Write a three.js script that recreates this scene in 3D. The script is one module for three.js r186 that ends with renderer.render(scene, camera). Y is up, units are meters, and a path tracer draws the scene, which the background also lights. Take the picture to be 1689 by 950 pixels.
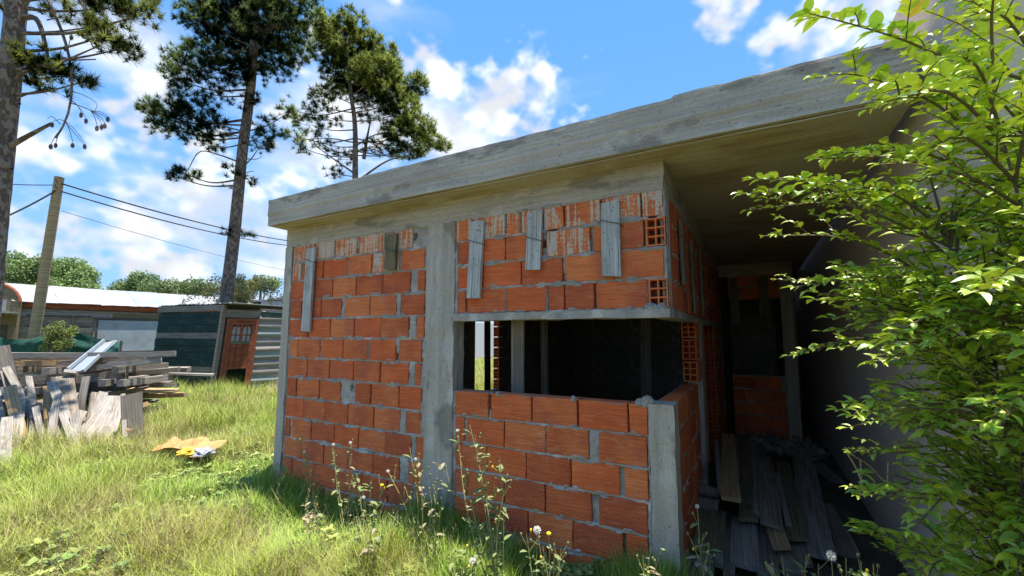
import * as THREE from 'three';
import { mergeGeometries } from 'three/addons/utils/BufferGeometryUtils.js';

// ---------------------------------------------------------------- camera, sky, sun, exposure
const scene = new THREE.Scene();
const YAW = 29.17 * Math.PI / 180, PITCH = 6.27 * Math.PI / 180, FOCAL = 712.5, EYE = 1.6;
const camera = new THREE.PerspectiveCamera(67.38, 1689 / 950, 0.05, 900);
camera.rotation.order = 'YXZ';
camera.position.set(0, EYE, 0);
camera.rotation.set(PITCH, YAW, 0);
camera.updateMatrixWorld(true);
scene.add(camera);

const renderer = new THREE.WebGLRenderer({ antialias: true });
renderer.setSize(1024, 576);
renderer.toneMapping = THREE.LinearToneMapping;
const EXPOSURE = 2.65;
renderer.toneMappingExposure = EXPOSURE;
renderer.shadowMap.enabled = true;

const SUN = new THREE.Vector3(0.15, 1, -0.045).normalize();
const sun = new THREE.DirectionalLight(new THREE.Color(1, 0.95, 0.86), 4.1);
sun.position.copy(SUN).multiplyScalar(60);
sun.castShadow = true;
sun.shadow.mapSize.set(4096, 4096);
Object.assign(sun.shadow.camera, { left: -30, right: 30, top: 30, bottom: -30, near: 1, far: 140 });
scene.add(sun); scene.add(sun.target);

// ---------------------------------------------------------------- random numbers and noise
function rng(seed) { let a = seed >>> 0; return () => { a |= 0; a = a + 0x6D2B79F5 | 0; let t = Math.imul(a ^ a >>> 15, 1 | a); t = t + Math.imul(t ^ t >>> 7, 61 | t) ^ t; return ((t ^ t >>> 14) >>> 0) / 4294967296; }; }
const lerp = (a, b, t) => a + (b - a) * t, clamp = (x, a = 0, b = 1) => Math.min(b, Math.max(a, x));
const sstep = (a, b, x) => { const t = clamp((x - a) / (b - a)); return t * t * (3 - 2 * t); };
function h3(x, y, z) { let h = Math.imul(x, 374761393) + Math.imul(y, 668265263) + Math.imul(z, 2147483647 ^ 0x1b873593) | 0; h = Math.imul(h ^ h >>> 13, 1274126177); h = Math.imul(h ^ h >>> 15, 0x85ebca6b); return ((h ^ h >>> 16) >>> 0) / 4294967296; }
function vn(x, y, z) {
  const xi = Math.floor(x), yi = Math.floor(y), zi = Math.floor(z); let u = x - xi, v = y - yi, w = z - zi;
  u = u * u * (3 - 2 * u); v = v * v * (3 - 2 * v); w = w * w * (3 - 2 * w);
  const c = (a, b, d) => h3(xi + a, yi + b, zi + d);
  return lerp(lerp(lerp(c(0, 0, 0), c(1, 0, 0), u), lerp(c(0, 1, 0), c(1, 1, 0), u), v), lerp(lerp(c(0, 0, 1), c(1, 0, 1), u), lerp(c(0, 1, 1), c(1, 1, 1), u), v), w);
}
function fbm(x, y, z, o = 4) { let s = 0, a = .5, t = 0; for (let i = 0; i < o; i++) { s += a * vn(x, y, z); t += a; a *= .5; x = x * 2.03 + 7.1; y = y * 2.03 + 3.7; z = z * 2.03 + 1.3; } return s / t; }
// noise that repeats over a texture: fx, fy cells across
function tn(u, v, fx, fy, s) {
  let x = u * fx, y = v * fy; const xi = Math.floor(x), yi = Math.floor(y); x -= xi; y -= yi; x = x * x * (3 - 2 * x); y = y * y * (3 - 2 * y);
  const m = (a, n) => ((a % n) + n) % n, c = (a, b) => h3(m(xi + a, fx), m(yi + b, fy), s);
  return lerp(lerp(c(0, 0), c(1, 0), x), lerp(c(0, 1), c(1, 1), x), y);
}
function tf(u, v, fx, fy, s, o = 4) { let r = 0, a = .5, t = 0; for (let i = 0; i < o; i++) { r += a * tn(u, v, fx, fy, s + i * 17); t += a; a *= .5; fx *= 2; fy *= 2; } return r / t; }

// ---------------------------------------------------------------- photo pixels to directions
const RIGHT = new THREE.Vector3(Math.cos(YAW), 0, -Math.sin(YAW)), AHEAD = new THREE.Vector3(-Math.sin(YAW), 0, -Math.cos(YAW));
const V = (x, y, z) => new THREE.Vector3(x, y, z);
function dirOf(px, py) { return V((px - 844.5) / FOCAL, -(py - 475) / FOCAL, -1).applyEuler(new THREE.Euler(PITCH, YAW, 0, 'YXZ')); }
const eye = V(0, EYE, 0);
const at = (px, py, d) => dirOf(px, py).multiplyScalar(d).add(eye);                       // d metres along the optical axis
const atY = (px, py, y) => { const r = dirOf(px, py); return r.multiplyScalar((y - EYE) / r.y).add(eye); };   // on a level plane
const atZ = (px, py, z) => { const r = dirOf(px, py); return r.multiplyScalar(z / r.z).add(eye); };

// ---------------------------------------------------------------- sky: blue air with cumulus
{
  const W = 2048, H = 1024, data = new Float32Array(W * H * 4), K = 1.19 / EXPOSURE;
  const blobs = [[850, 105, 55], [815, 165, 85], [880, 195, 55], [745, 150, 75], [690, 95, 62], [625, 25, 50], [655, 60, 45], [760, 230, 70], [720, 200, 70], [640, 190, 60], [560, 180, 90], [470, 240, 90],
    [1385, 35, 55], [1440, 15, 60], [1310, 75, 45], [1190, 5, 45], [1420, 70, 50], [180, 100, 70], [60, 240, 95], [190, 290, 85], [330, 330, 90], [110, 380, 95], [440, 380, 80], [290, 420, 90], [120, 160, 60]]
    .map(([x, y, r]) => ({ d: dirOf(x, y).normalize(), r: r / 760 }));
  for (let j = 0; j < H; j++) {
    const el = ((j + .5) / H - .5) * Math.PI, sy = Math.sin(el), cy = Math.cos(el);
    for (let i = 0; i < W; i++) {
      const ph = ((i + .5) / W - .5) * 2 * Math.PI, x = cy * Math.cos(ph), z = cy * Math.sin(ph), k = (j * W + i) * 4;
      const e = clamp(sy), t = Math.pow(1 - e, 2.6);
      let r = lerp(.125, .38, t), g = lerp(.385, .68, t), b = lerp(.97, 1.06, t);
      if (sy > -.02) {
        let m = 0;
        for (const q of blobs) { const c = x * q.d.x + sy * q.d.y + z * q.d.z; if (c > .94) { const a = Math.acos(Math.min(1, c)) / q.r; if (a < 1.6) m = Math.max(m, 1 - a / 1.6); } }
        const q = 1 / (Math.max(sy, 0) + .22), big = fbm(x * q * 1.3 + 5, 2.5, z * q * 1.3, 3);
        const fine = .62 * fbm(x * 13, sy * 17, z * 13 + 4, 4) + .38 * fbm(x * 34 + 9, sy * 48, z * 34, 4), wisp = fbm(x * q * 2.2, sy * 9, z * q * 2.2 + 9, 6);
        let d = (fine - .5) * 4.2 + Math.min(m, .62) * 1.25 - .66;                                // cumulus
        let a = sstep(-.08, .72, d) * .95;
        const w = sstep(.50, .84, wisp + (big - .5) * .5 + m * .14 + .03 * (1 - e)) * .8;   // thin layer
        a = 1 - (1 - a) * (1 - w);
        const lit = .76 + .30 * sstep(.36, .64, fbm(x * 15 + 3, sy * 15 + .5, z * 15, 4));
        r = lerp(r, .93 * lit, a); g = lerp(g, .955 * lit, a); b = lerp(b, 1.0 * lit, a);
      } else { r *= .8; g *= .8; b *= .75; }
      data[k] = r * K; data[k + 1] = g * K; data[k + 2] = b * K; data[k + 3] = 1;
    }
  }
  const sky = new THREE.DataTexture(data, W, H, THREE.RGBAFormat, THREE.FloatType);
  sky.mapping = THREE.EquirectangularReflectionMapping; sky.magFilter = sky.minFilter = THREE.LinearFilter; sky.needsUpdate = true;
  scene.background = sky; scene.environment = sky;
}

// ---------------------------------------------------------------- textures and materials
function tex(w, h, f, sx, sy, srgb = true) {
  const d = new Uint8Array(w * h * 4);
  for (let j = 0; j < h; j++) for (let i = 0; i < w; i++) { const c = f((i + .5) / w, (j + .5) / h), k = (j * w + i) * 4; if (typeof c === 'number') d[k] = d[k + 1] = d[k + 2] = clamp(c) * 255; else { d[k] = clamp(c[0], 0, 255); d[k + 1] = clamp(c[1], 0, 255); d[k + 2] = clamp(c[2], 0, 255); } d[k + 3] = 255; }
  const t = new THREE.DataTexture(d, w, h); t.wrapS = t.wrapT = THREE.RepeatWrapping; t.magFilter = THREE.LinearFilter; t.minFilter = THREE.LinearMipmapLinearFilter; t.generateMipmaps = true;
  if (srgb) t.colorSpace = THREE.SRGBColorSpace; t.repeat.set(1 / sx, 1 / sy); t.needsUpdate = true; return t;
}
const mix = (a, b, t) => [lerp(a[0], b[0], t), lerp(a[1], b[1], t), lerp(a[2], b[2], t)];
const std = (o) => new THREE.MeshStandardMaterial({ roughness: .9, ...o });
// board-marked concrete: grain along u
const concreteF = (s, ax, ay) => (u, v) => {
  const st = tf(u, v, 4 * ax, 4 * ay, s, 5), bl = tf(u, v, 5, 5, s + 40, 5), gr = tn(u, v, 300, 300, s + 90), dk = sstep(.62, .74, tf(u, v, 7, 7, s + 60, 5)), wt = sstep(.64, .78, tf(u, v, 10, 9, s + 77, 4));
  let c = mix([152, 138, 123], [194, 180, 163], clamp(.5 + (st - .5) * .95 + (bl - .5) * .8));
  c = mix(c, [100, 92, 80], dk * .45); c = mix(c, [206, 197, 181], wt * .4);
  const pit = tn(u, v, 140, 140, s + 11) > .93 ? .72 : 1; const g = (gr - .5) * 20;
  return [(c[0] + g) * pit, (c[1] + g) * pit, (c[2] + g) * pit];
};
const concreteB = (s, ax, ay) => (u, v) => clamp(.5 + (tf(u, v, 4 * ax, 4 * ay, s, 5) - .5) * .7 + (tf(u, v, 40, 40, s + 5, 3) - .5) * .5 - (tn(u, v, 140, 140, s + 11) > .93 ? .35 : 0));
const mConcreteLong = std({ map: tex(512, 512, concreteF(3, 1, 24), 2.2, 1.1), bumpMap: tex(512, 512, concreteB(3, 1, 24), 2.2, 1.1, false), bumpScale: .006 });
const mConcreteUp = std({ map: tex(512, 512, concreteF(8, 8, 1), 1.1, 2.2), bumpMap: tex(512, 512, concreteB(8, 8, 1), 1.1, 2.2, false), bumpScale: .006 });
// underside of the slab: cement film, warm bounce off the grass put into its ochre tone
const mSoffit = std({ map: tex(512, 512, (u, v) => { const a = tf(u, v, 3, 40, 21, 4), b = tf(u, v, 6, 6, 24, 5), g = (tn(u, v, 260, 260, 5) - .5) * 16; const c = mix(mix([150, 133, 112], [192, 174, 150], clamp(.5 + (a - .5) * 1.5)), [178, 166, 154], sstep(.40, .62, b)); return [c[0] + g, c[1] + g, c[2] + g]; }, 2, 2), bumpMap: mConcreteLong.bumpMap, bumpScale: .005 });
const mMortar = std({ map: tex(512, 512, (u, v) => { const a = tf(u, v, 12, 12, 31, 5), g = (tn(u, v, 330, 330, 8) - .5) * 30, w = sstep(.55, .75, tf(u, v, 9, 14, 35, 4)); const c = mix(mix([138, 127, 116], [180, 168, 156], a), [208, 199, 189], w * .6); return [c[0] + g, c[1] + g, c[2] + g]; }, 1, 1), bumpMap: tex(512, 512, (u, v) => tf(u, v, 50, 50, 3, 3), 1, 1, false), bumpScale: .006 });
// hollow clay brick: extruded combing along u, some lime bloom
const brickF = (s, drip) => (u, v) => {
  const comb = tf(u, v, 6, 150, s, 2), b = tf(u, v, 6, 6, s + 9, 5), fire = tf(u, v, 3, 4, s + 19, 3), g = (tn(u, v, 400, 400, s + 2) - .5) * 16;
  let c = mix([204, 98, 50], [238, 134, 76], clamp(.5 + (b - .5) * 1.1 + (comb - .5) * .55)); c = mix(c, [186, 94, 66], sstep(.55, .8, fire) * .6);
  const bloom = sstep(.60, .80, tf(u, v, 14, 40, s + 29, 4)); c = mix(c, [216, 172, 150], bloom * .3);
  if (drip) { const d = sstep(.50, .60, tf(u, v, 70, 3, s + 50, 3) + (tf(u, v, 6, 4, s + 51, 3) - .5) * .5 + (tf(u, v, 90, 120, s + 53, 2) - .5) * .35 - .02 + .02 * drip); c = mix(c, [204, 196, 184], d * .85); }
  return [c[0] + g, c[1] + g, c[2] + g];
};
const brickB = tex(512, 512, (u, v) => clamp(.5 + .22 * Math.sin(v * Math.PI * 2 * 80) + (tf(u, v, 6, 120, 5, 3) - .5) * .8), 1, 1, false);
const mBrick = [0, 1, 2, 3].map(i => std({ map: tex(512, 512, brickF(100 + i * 7, 0), 1, 1), bumpMap: brickB, bumpScale: .009, roughness: .85, color: [0xffffff, 0xf3e6dc, 0xffe8d8, 0xe8d4cc][i] }));
const mBrickDrip = [1, 2].map(i => std({ map: tex(512, 512, brickF(200 + i * 7, i), 1, 1), bumpMap: brickB, bumpScale: .009 }));
const woodF = (s, a, b, k) => (u, v) => { const g1 = tf(u + .03 * tn(u, v, 4, 3, s), v, 2, 40, s, 5), g2 = tf(u, v, 3, 120, s + 7, 3), p = tf(u, v, 5, 4, s + 9, 4); let c = mix(a, b, clamp(.5 + (g1 - .5) * 1.5 + (g2 - .5) * .7 + (p - .5) * .6)); const cr = g2 > .70 ? .62 : 1; c = mix(c, k, sstep(.6, .8, p) * .5); return [c[0] * cr, c[1] * cr, c[2] * cr]; };
const woodB = tex(512, 512, (u, v) => tf(u, v, 2, 70, 44, 4), 1.2, .4, false);
const wood = (s, a, b, k) => std({ map: tex(512, 512, woodF(s, a, b, k), 1.2, .4), bumpMap: woodB, bumpScale: .006, roughness: .95 });
const mWoodPale = wood(301, [124, 115, 105], [174, 165, 153], [102, 94, 85]), mWoodGrey = wood(311, [100, 89, 77], [154, 141, 126], [80, 71, 62]), mWoodDark = wood(321, [62, 56, 50], [100, 92, 82], [60, 58, 50]);
const mWoodTan = wood(331, [150, 118, 80], [196, 164, 122], [120, 96, 70]), mWoodBlue = wood(341, [160, 154, 147], [208, 201, 193], [132, 127, 120]), mWoodRed = wood(351, [118, 58, 34], [164, 92, 58], [92, 46, 30]), mWoodGreen = wood(361, [16, 40, 36], [34, 66, 58], [70, 82, 76]), mWoodOlive = wood(371, [96, 86, 62], [142, 128, 94], [76, 70, 56]);
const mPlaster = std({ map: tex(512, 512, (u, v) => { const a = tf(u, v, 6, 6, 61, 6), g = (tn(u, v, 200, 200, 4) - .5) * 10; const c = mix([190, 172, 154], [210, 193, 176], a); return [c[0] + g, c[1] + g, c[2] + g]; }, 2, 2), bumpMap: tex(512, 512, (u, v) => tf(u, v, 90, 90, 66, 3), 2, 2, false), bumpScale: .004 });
const mPlasterShaded = std({ map: tex(512, 512, (u, v) => { const a = tf(u, v, 6, 6, 71, 6), g = (tn(u, v, 200, 200, 14) - .5) * 12; const c = mix([128, 124, 118], [156, 151, 144], a); return [c[0] + g, c[1] + g, c[2] + g]; }, 2, 2), bumpMap: mPlaster.bumpMap, bumpScale: .005 });  // darker copy of the beige plaster: shade of the front face put into the colour
const mSoil = std({ map: tex(512, 512, (u, v) => { const a = tf(u, v, 5, 5, 81, 7), b = tf(u, v, 60, 60, 85, 3); let c = mix([84, 76, 44], [128, 116, 66], a); c = mix(c, [84, 92, 40], sstep(.45, .65, b)); return c; }, 3, 3), roughness: 1 });
const mEarth = std({ map: tex(512, 512, (u, v) => { const a = tf(u, v, 8, 8, 91, 6), b = tn(u, v, 120, 120, 95); return mix([60, 50, 38], [104, 90, 70], clamp(a + (b - .5) * .3)); }, 1.5, 1.5), bumpMap: mMortar.bumpMap, bumpScale: .02, roughness: 1 });
const metalF = (s, a, b) => (u, v) => { const g = tf(u, v, 6, 6, s, 5), d = sstep(.6, .8, tf(u, v, 9, 5, s + 5, 5)); return mix(mix(a, b, g), [120, 108, 96], d * .35); };
const mTin = std({ map: tex(512, 512, metalF(401, [134, 133, 131], [158, 157, 154]), 3, 3), roughness: .6 });
const mTinDull = std({ map: tex(512, 512, metalF(411, [112, 116, 106], [150, 152, 141]), 2, 2), roughness: .7 });
const mTinBlue = std({ map: tex(512, 512, metalF(421, [124, 134, 142], [152, 161, 168]), 3, 3), roughness: .6 });
const mNet = std({ map: tex(512, 512, (u, v) => mix([8, 52, 44], [24, 84, 70], clamp(tf(u, v, 5, 12, 431, 5) * .8 + tn(u, v, 180, 180, 3) * .3)), 1.2, 1.2), roughness: .9, side: THREE.DoubleSide });
const mTarp = std({ map: tex(512, 512, (u, v) => mix([112, 114, 116], [158, 160, 162], tf(u, v, 4, 6, 441, 5)), 1.2, 1.2), roughness: .8, side: THREE.DoubleSide });
const mBark = std({ map: tex(256, 512, (u, v) => { const a = tf(u, v, 22, 22, 451, 4), f = sstep(.34, .60, a); return mix([92, 78, 68], mix([118, 102, 90], [142, 126, 113], tf(u, v, 30, 40, 455, 3)), f); }, 1, 2), bumpMap: tex(256, 512, (u, v) => sstep(.34, .6, tf(u, v, 22, 22, 451, 4)), 1, 2, false), bumpScale: .03, roughness: 1 });
const mTwig = std({ color: new THREE.Color(.11, .075, .05) }), mStem = std({ color: new THREE.Color(.30, .26, .10) });
const mPost = wood(461, [150, 124, 90], [196, 172, 132], [124, 102, 76]);
const mBlack = std({ color: new THREE.Color(.012, .012, .013), roughness: .6 }), mWire = std({ color: new THREE.Color(.03, .028, .028), roughness: .6 });
const mRust = std({ color: new THREE.Color(.07, .05, .04), roughness: .8 });
const leafMat = (r, g, b, tr = .35, ro = .95) => new THREE.MeshPhysicalMaterial({ color: new THREE.Color(r, g, b), roughness: ro, transmission: tr, thickness: 0, side: THREE.DoubleSide });

// ---------------------------------------------------------------- builders
const used = new Map();
function numbered(n) { const k = used.get(n) || 0; used.set(n, k + 1); return k ? `${n}_${String(k).padStart(3, '0')}` : n; }
function shadow(m) { m.castShadow = m.receiveShadow = true; return m; }
function tag(o, label, category, group, kind) { o.userData.label = label; if (category) o.userData.category = category; if (group) o.userData.group = group; if (kind) o.userData.kind = kind; return o; }
function thing(name, label, category, pos = V(0, 0, 0), group) { const o = new THREE.Group(); o.name = numbered(name); o.position.copy(pos); scene.add(o); return tag(o, label, category, group); }
function solo(name, geo, mat, label, category, group, kind) {   // a thing that is one mesh; geometry given in world metres, origin moved to its base
  geo.computeBoundingBox(); const b = geo.boundingBox, c = V((b.min.x + b.max.x) / 2, b.min.y, (b.min.z + b.max.z) / 2); geo.translate(-c.x, -c.y, -c.z);
  const m = shadow(new THREE.Mesh(geo, mat)); m.name = numbered(name); m.position.copy(c); scene.add(m); return tag(m, label, category, group, kind);
}
function part(root, name, geo, mat, moved = true) {   // geometry in world metres, made local to its parent
  if (moved) { const p = V(0, 0, 0); for (let o = root; o; o = o.parent) p.add(o.position); geo.translate(-p.x, -p.y, -p.z); }
  const m = shadow(new THREE.Mesh(geo, mat)); m.name = name; root.add(m); return m;
}
function structure(name, geo, mat) { const m = shadow(new THREE.Mesh(geo, mat)); m.name = name; m.userData.kind = 'structure'; scene.add(m); return m; }
// box of given size around the origin, cut into cells and roughened by a field of the position; uv in metres
function roughBox(w, h, d, cell, amp, seed, freq = 6, off = [0, 0, 0], upright = false) {
  const n = (s) => Math.max(1, Math.min(160, Math.round(s / cell))), g = new THREE.BoxGeometry(w, h, d, n(w), n(h), n(d)), p = g.attributes.position, nn = g.attributes.normal, uv = g.attributes.uv;
  for (let i = 0; i < p.count; i++) {
    const x = p.getX(i), y = p.getY(i), z = p.getZ(i), X = x + off[0], Y = y + off[1], Z = z + off[2], ax = Math.abs(nn.getX(i)), ay = Math.abs(nn.getY(i));
    const s1 = seed * .37, f = freq;
    if (ax > .5) uv.setXY(i, Z + s1, Y); else if (ay > .5) uv.setXY(i, X + s1, Z); else uv.setXY(i, X + s1, Y);
    if (amp) {
      const q = (a) => (fbm(X * f + a, Y * f + seed, Z * f - a, 3) - .5) * 2 * amp;
      p.setXYZ(i, x + q(1.7) * .9, y + q(31.3) * .9, z + q(77.7));
    }
  }
  if (amp) g.computeVertexNormals();
  return g;
}
const boxAt = (x0, x1, y0, y1, z0, z1, cell = .5, amp = 0, seed = 1, freq = 6) => { const cx = (x0 + x1) / 2, cy = (y0 + y1) / 2, cz = (z0 + z1) / 2; return roughBox(x1 - x0, y1 - y0, z1 - z0, cell, amp, seed, freq, [cx, cy, cz]).translate(cx, cy, cz); };
// brick with worn edges, front face at +z
function brickGeo(x0, x1, y0, y1, zf, depth, seed) {
  const r = rng(seed * 7919 + 13), w = x1 - x0, h = y1 - y0, c = .0035, pos = [], uv = [], idx = [];
  const u0 = r() * 3, v0 = r() * 3, j = () => (r() - .5) * .006;
  const ring = (ins, z, jit) => { const b = pos.length / 3; for (const [sx, sy] of [[0, 0], [.5, 0], [1, 0], [1, .5], [1, 1], [.5, 1], [0, 1], [0, .5]]) { const x = x0 + (sx === 0 ? ins : sx === 1 ? w - ins : w * .5) + jit * j(), y = y0 + (sy === 0 ? ins : sy === 1 ? h - ins : h * .5) + jit * j(); pos.push(x, y, z + jit * j() * .35); uv.push(x + u0, y + v0); } return b; };
  const a = ring(0, zf - depth, .3), b = ring(0, zf - c, 1), d = ring(c * 1.4, zf, .8), m = pos.length / 3; pos.push((x0 + x1) / 2, (y0 + y1) / 2, zf + .0008); uv.push((x0 + x1) / 2 + u0, (y0 + y1) / 2 + v0);
  for (let i = 0; i < 8; i++) { const k = (i + 1) % 8; idx.push(a + i, a + k, b + k, a + i, b + k, b + i, b + i, b + k, d + k, b + i, d + k, d + i, d + i, d + k, m); }
  const g = new THREE.BufferGeometry(); g.setAttribute('position', new THREE.Float32BufferAttribute(pos, 3)); g.setAttribute('uv', new THREE.Float32BufferAttribute(uv, 2)); g.setIndex(idx);
  const q = g.toNonIndexed(); q.computeVertexNormals(); return q;
}
// end of a hollow brick: six open cells, facing +z
function hollowGeo(x0, x1, y0, y1, zf, depth) {
  const w = x1 - x0, h = y1 - y0, s = new THREE.Shape([new THREE.Vector2(x0, y0), new THREE.Vector2(x1, y0), new THREE.Vector2(x1, y1), new THREE.Vector2(x0, y1)]), t = .0095;
  const cw = (w - 3 * t) / 2, ch = (h - 4 * t) / 3;
  for (let i = 0; i < 2; i++) for (let j = 0; j < 3; j++) { const a = x0 + t + i * (cw + t), b = y0 + t + j * (ch + t); s.holes.push(new THREE.Path([new THREE.Vector2(a, b), new THREE.Vector2(a, b + ch), new THREE.Vector2(a + cw, b + ch), new THREE.Vector2(a + cw, b)])); }
  return new THREE.ExtrudeGeometry(s, { depth, bevelEnabled: false }).translate(0, 0, zf - depth);
}
// board from p to q: width across, thickness along nrm
function boardGeo(p, q, w, t, nrm, seed, warp = .006, taper = 1) {
  const x = q.clone().sub(p), L = x.length(); x.normalize(); const y = nrm.clone().cross(x).normalize(), z = x.clone().cross(y).normalize();
  const n = Math.max(2, Math.round(L / .35)), g = new THREE.BoxGeometry(L, w, t, n, 1, 1), P = g.attributes.position, uv = g.attributes.uv, r = rng(seed * 101 + 7), u0 = r() * 4, v0 = r() * 4;
  const c1 = (r() - .5) * 2 * warp, c2 = (r() - .5) * 2 * warp, e = [r(), r(), r(), r()];
  for (let i = 0; i < P.count; i++) {
    let a = P.getX(i) / L, b = P.getY(i), c = P.getZ(i); uv.setXY(i, a * L + u0, b + c + v0);
    const end = Math.abs(a) > .49, k = lerp(1, taper, a + .5); let X = a * L; if (end) X += ((b > 0 ? e[0] : e[1]) - .5) * w * .25 * Math.sign(a);
    b *= k; b += (h3(Math.round(a * 50), Math.round(b * 400), seed) - .5) * w * .05; c += c1 * Math.cos(a * Math.PI) * 2 + c2 * a * b / Math.max(w, .02) * 2;
    P.setXYZ(i, X, b, c);
  }
  g.computeVertexNormals();
  const m = new THREE.Matrix4().makeBasis(x, y, z); m.setPosition(p.clone().add(q).multiplyScalar(.5)); return g.applyMatrix4(m);
}
function tube(pts, r0, r1, seg = 12, rad = 6) {   // tapered tube through points; uv in metres
  const c = pts.length > 2 ? new THREE.CatmullRomCurve3(pts) : new THREE.LineCurve3(pts[0], pts[1]), g = new THREE.TubeGeometry(c, seg, 1, rad, false), p = g.attributes.position, uv = g.attributes.uv, L = c.getLength();
  for (let i = 0; i <= seg; i++) { const o = c.getPointAt(i / seg), r = lerp(r0, r1, i / seg); for (let j = 0; j <= rad; j++) { const k = i * (rad + 1) + j; p.setXYZ(k, o.x + (p.getX(k) - o.x) * r, o.y + (p.getY(k) - o.y) * r, o.z + (p.getZ(k) - o.z) * r); uv.setXY(k, j / rad * 6.283 * r, i / seg * L); } }
  g.computeVertexNormals(); return g;
}
const clean = (gs) => mergeGeometries(gs.map(g => { const q = g.index ? g.toNonIndexed() : g; for (const n of Object.keys(q.attributes)) if (!['position', 'normal', 'uv'].includes(n)) q.deleteAttribute(n); return q; }));
// slab on a face given by origin A, along direction, up (may lean) and outward normal: s, t, n in metres
function face(A, B, lean = V(0, 0, 0)) { const s = B.clone().sub(A), L = s.length(); s.normalize(); const n = V(0, 1, 0).cross(s).normalize(); if (n.dot(eye.clone().sub(A)) < 0) n.negate(); const f = (a, b, c) => A.clone().addScaledVector(s, a).add(V(0, b, 0)).addScaledVector(lean, b).addScaledVector(n, c); f.L = L; f.s = s; f.n = n; return f; }
function slab(F, s0, s1, t0, t1, n0, n1, seed = 0, jit = 0) {
  const r = rng(seed * 31 + 5), g = new THREE.BoxGeometry(1, 1, 1), P = g.attributes.position, uv = g.attributes.uv, u0 = r() * 3, v0 = r() * 3, J = Array.from({ length: 8 }, () => (r() - .5) * jit), K = Array.from({ length: 8 }, () => (r() - .5) * jit);
  for (let i = 0; i < P.count; i++) { const a = P.getX(i) + .5, b = P.getY(i) + .5, c = P.getZ(i) + .5, k = (a > .5 ? 1 : 0) + (b > .5 ? 2 : 0) + (c > .5 ? 4 : 0), s = lerp(s0, s1, a) + K[k], t = lerp(t0, t1, b) + J[k], q = F(s, t, lerp(n0, n1, c)); P.setXYZ(i, q.x, q.y, q.z); uv.setXY(i, s + u0, t + c * (n1 - n0) + v0); }
  if (F.s.clone().cross(V(0, 1, 0)).dot(F.n) < 0) { const ix = g.index; for (let i = 0; i < ix.count; i += 3) { const a = ix.getX(i); ix.setX(i, ix.getX(i + 1)); ix.setX(i + 1, a); } }
  const o = g.toNonIndexed(); o.computeVertexNormals(); return o;
}

// ================================================================ the setting
{
  const N = 150, S = 260, g = new THREE.PlaneGeometry(S, S, N, N).rotateX(-Math.PI / 2).translate(-30, 0, -40), p = g.attributes.position, uv = g.attributes.uv;
  for (let i = 0; i < p.count; i++) { const x = p.getX(i), z = p.getZ(i); p.setY(i, -.02 + (fbm(x * .3, 4, z * .3, 3) - .5) * .08); uv.setXY(i, x, z); }
  g.computeVertexNormals(); structure('ground', g, mSoil);
}
structure('porch_floor', boxAt(-.34, .80, -.1, .045, -11, -2.95, .12, .014, 5, 7), mEarth);

// ================================================================ the unfinished brick house
const PITCHY = .198, Y0 = 2.363, ROWTOP = (k) => Y0 + PITCHY - PITCHY * k;        // top of brick course k (0 = uppermost)
const ZF = -2.83, XR = -.463, XL = -4.372, ZB = -11;
const P1=[
 [[-4.248,-3.903],[-3.887,-3.604],[-3.587,-3.288],[-3.262,-2.918],[-2.859,-2.584]],
 [[-4.248,-4.105],[-4.089,-3.762],[-3.75,-3.414],[-3.393,-3.077],[-3.067,-2.736],[-2.713,-2.439]],
 [[-4.263,-3.98],[-3.965,-3.608],[-3.597,-3.273],[-3.263,-2.929],[-2.92,-2.595],[-2.512,-2.427]],
 [[-4.246,-4.072],[-4.053,-3.772],[-3.76,-3.468],[-3.415,-3.088],[-3.075,-2.755],[-2.699,-2.432]],
 [[-4.257,-3.949],[-3.934,-3.621],[-3.609,-3.285],[-3.274,-2.942],[-2.933,-2.603],[-2.513,-2.428]],
 [[-4.233,-4.1],[-4.085,-3.754],[-3.742,-3.422],[-3.411,-3.08],[-3.068,-2.744],[-2.695,-2.448]],
 [[-4.24,-3.937],[-3.929,-3.607],[-3.593,-3.27],[-3.257,-2.931],[-2.915,-2.59],[-2.522,-2.45]],
 [[-4.237,-4.09],[-4.072,-3.733],[-3.719,-3.426],[-3.228,-3.036],[-3.024,-2.696],[-2.687,-2.445]],
 [[-4.239,-3.959],[-3.956,-3.628],[-3.625,-3.314],[-3.308,-2.984],[-2.979,-2.67],[-2.604,-2.443]],
 [[-4.235,-4.159],[-4.126,-3.824],[-3.814,-3.491],[-3.482,-3.166],[-3.163,-2.839],[-2.836,-2.539],[-2.486,-2.386]],
 [[-4.235,-3.954],[-3.947,-3.626],[-3.616,-3.297],[-3.292,-2.974],[-2.969,-2.661],[-2.557,-2.385]],
 [[-4.236,-4.099],[-4.081,-3.761],[-3.751,-3.444],[-3.432,-3.108],[-3.102,-2.798],[-2.79,-2.511],[-2.487,-2.386]],
 [[-4.221,-3.929],[-3.916,-3.608],[-3.595,-3.283],[-3.272,-2.961],[-2.95,-2.656],[-2.646,-2.382]],
];
const P2=[
 [[-2.088,-1.785],[-1.759,-1.426],[-1.414,-1.076],[-1.064,-0.737],[-0.726,-0.608]],
 [[-2.084,-2.004],[-1.98,-1.649],[-1.642,-1.31],[-1.306,-0.997],[-0.927,-0.618]],
 [[-2.083,-1.8],[-1.795,-1.467],[-1.46,-1.128],[-1.124,-0.796],[-0.765,-0.62]],
 [[-2.086,-1.977],[-1.967,-1.65],[-1.643,-1.32],[-1.314,-0.982],[-0.937,-0.63]],
 [[-2.087,-1.804],[-1.797,-1.455],[-1.448,-1.12],[-1.116,-0.785],[-0.765,-0.633]],
 [[-2.095,-1.977],[-1.969,-1.64],[-1.633,-1.309],[-1.303,-0.963],[-0.942,-0.644]],
];
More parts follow.
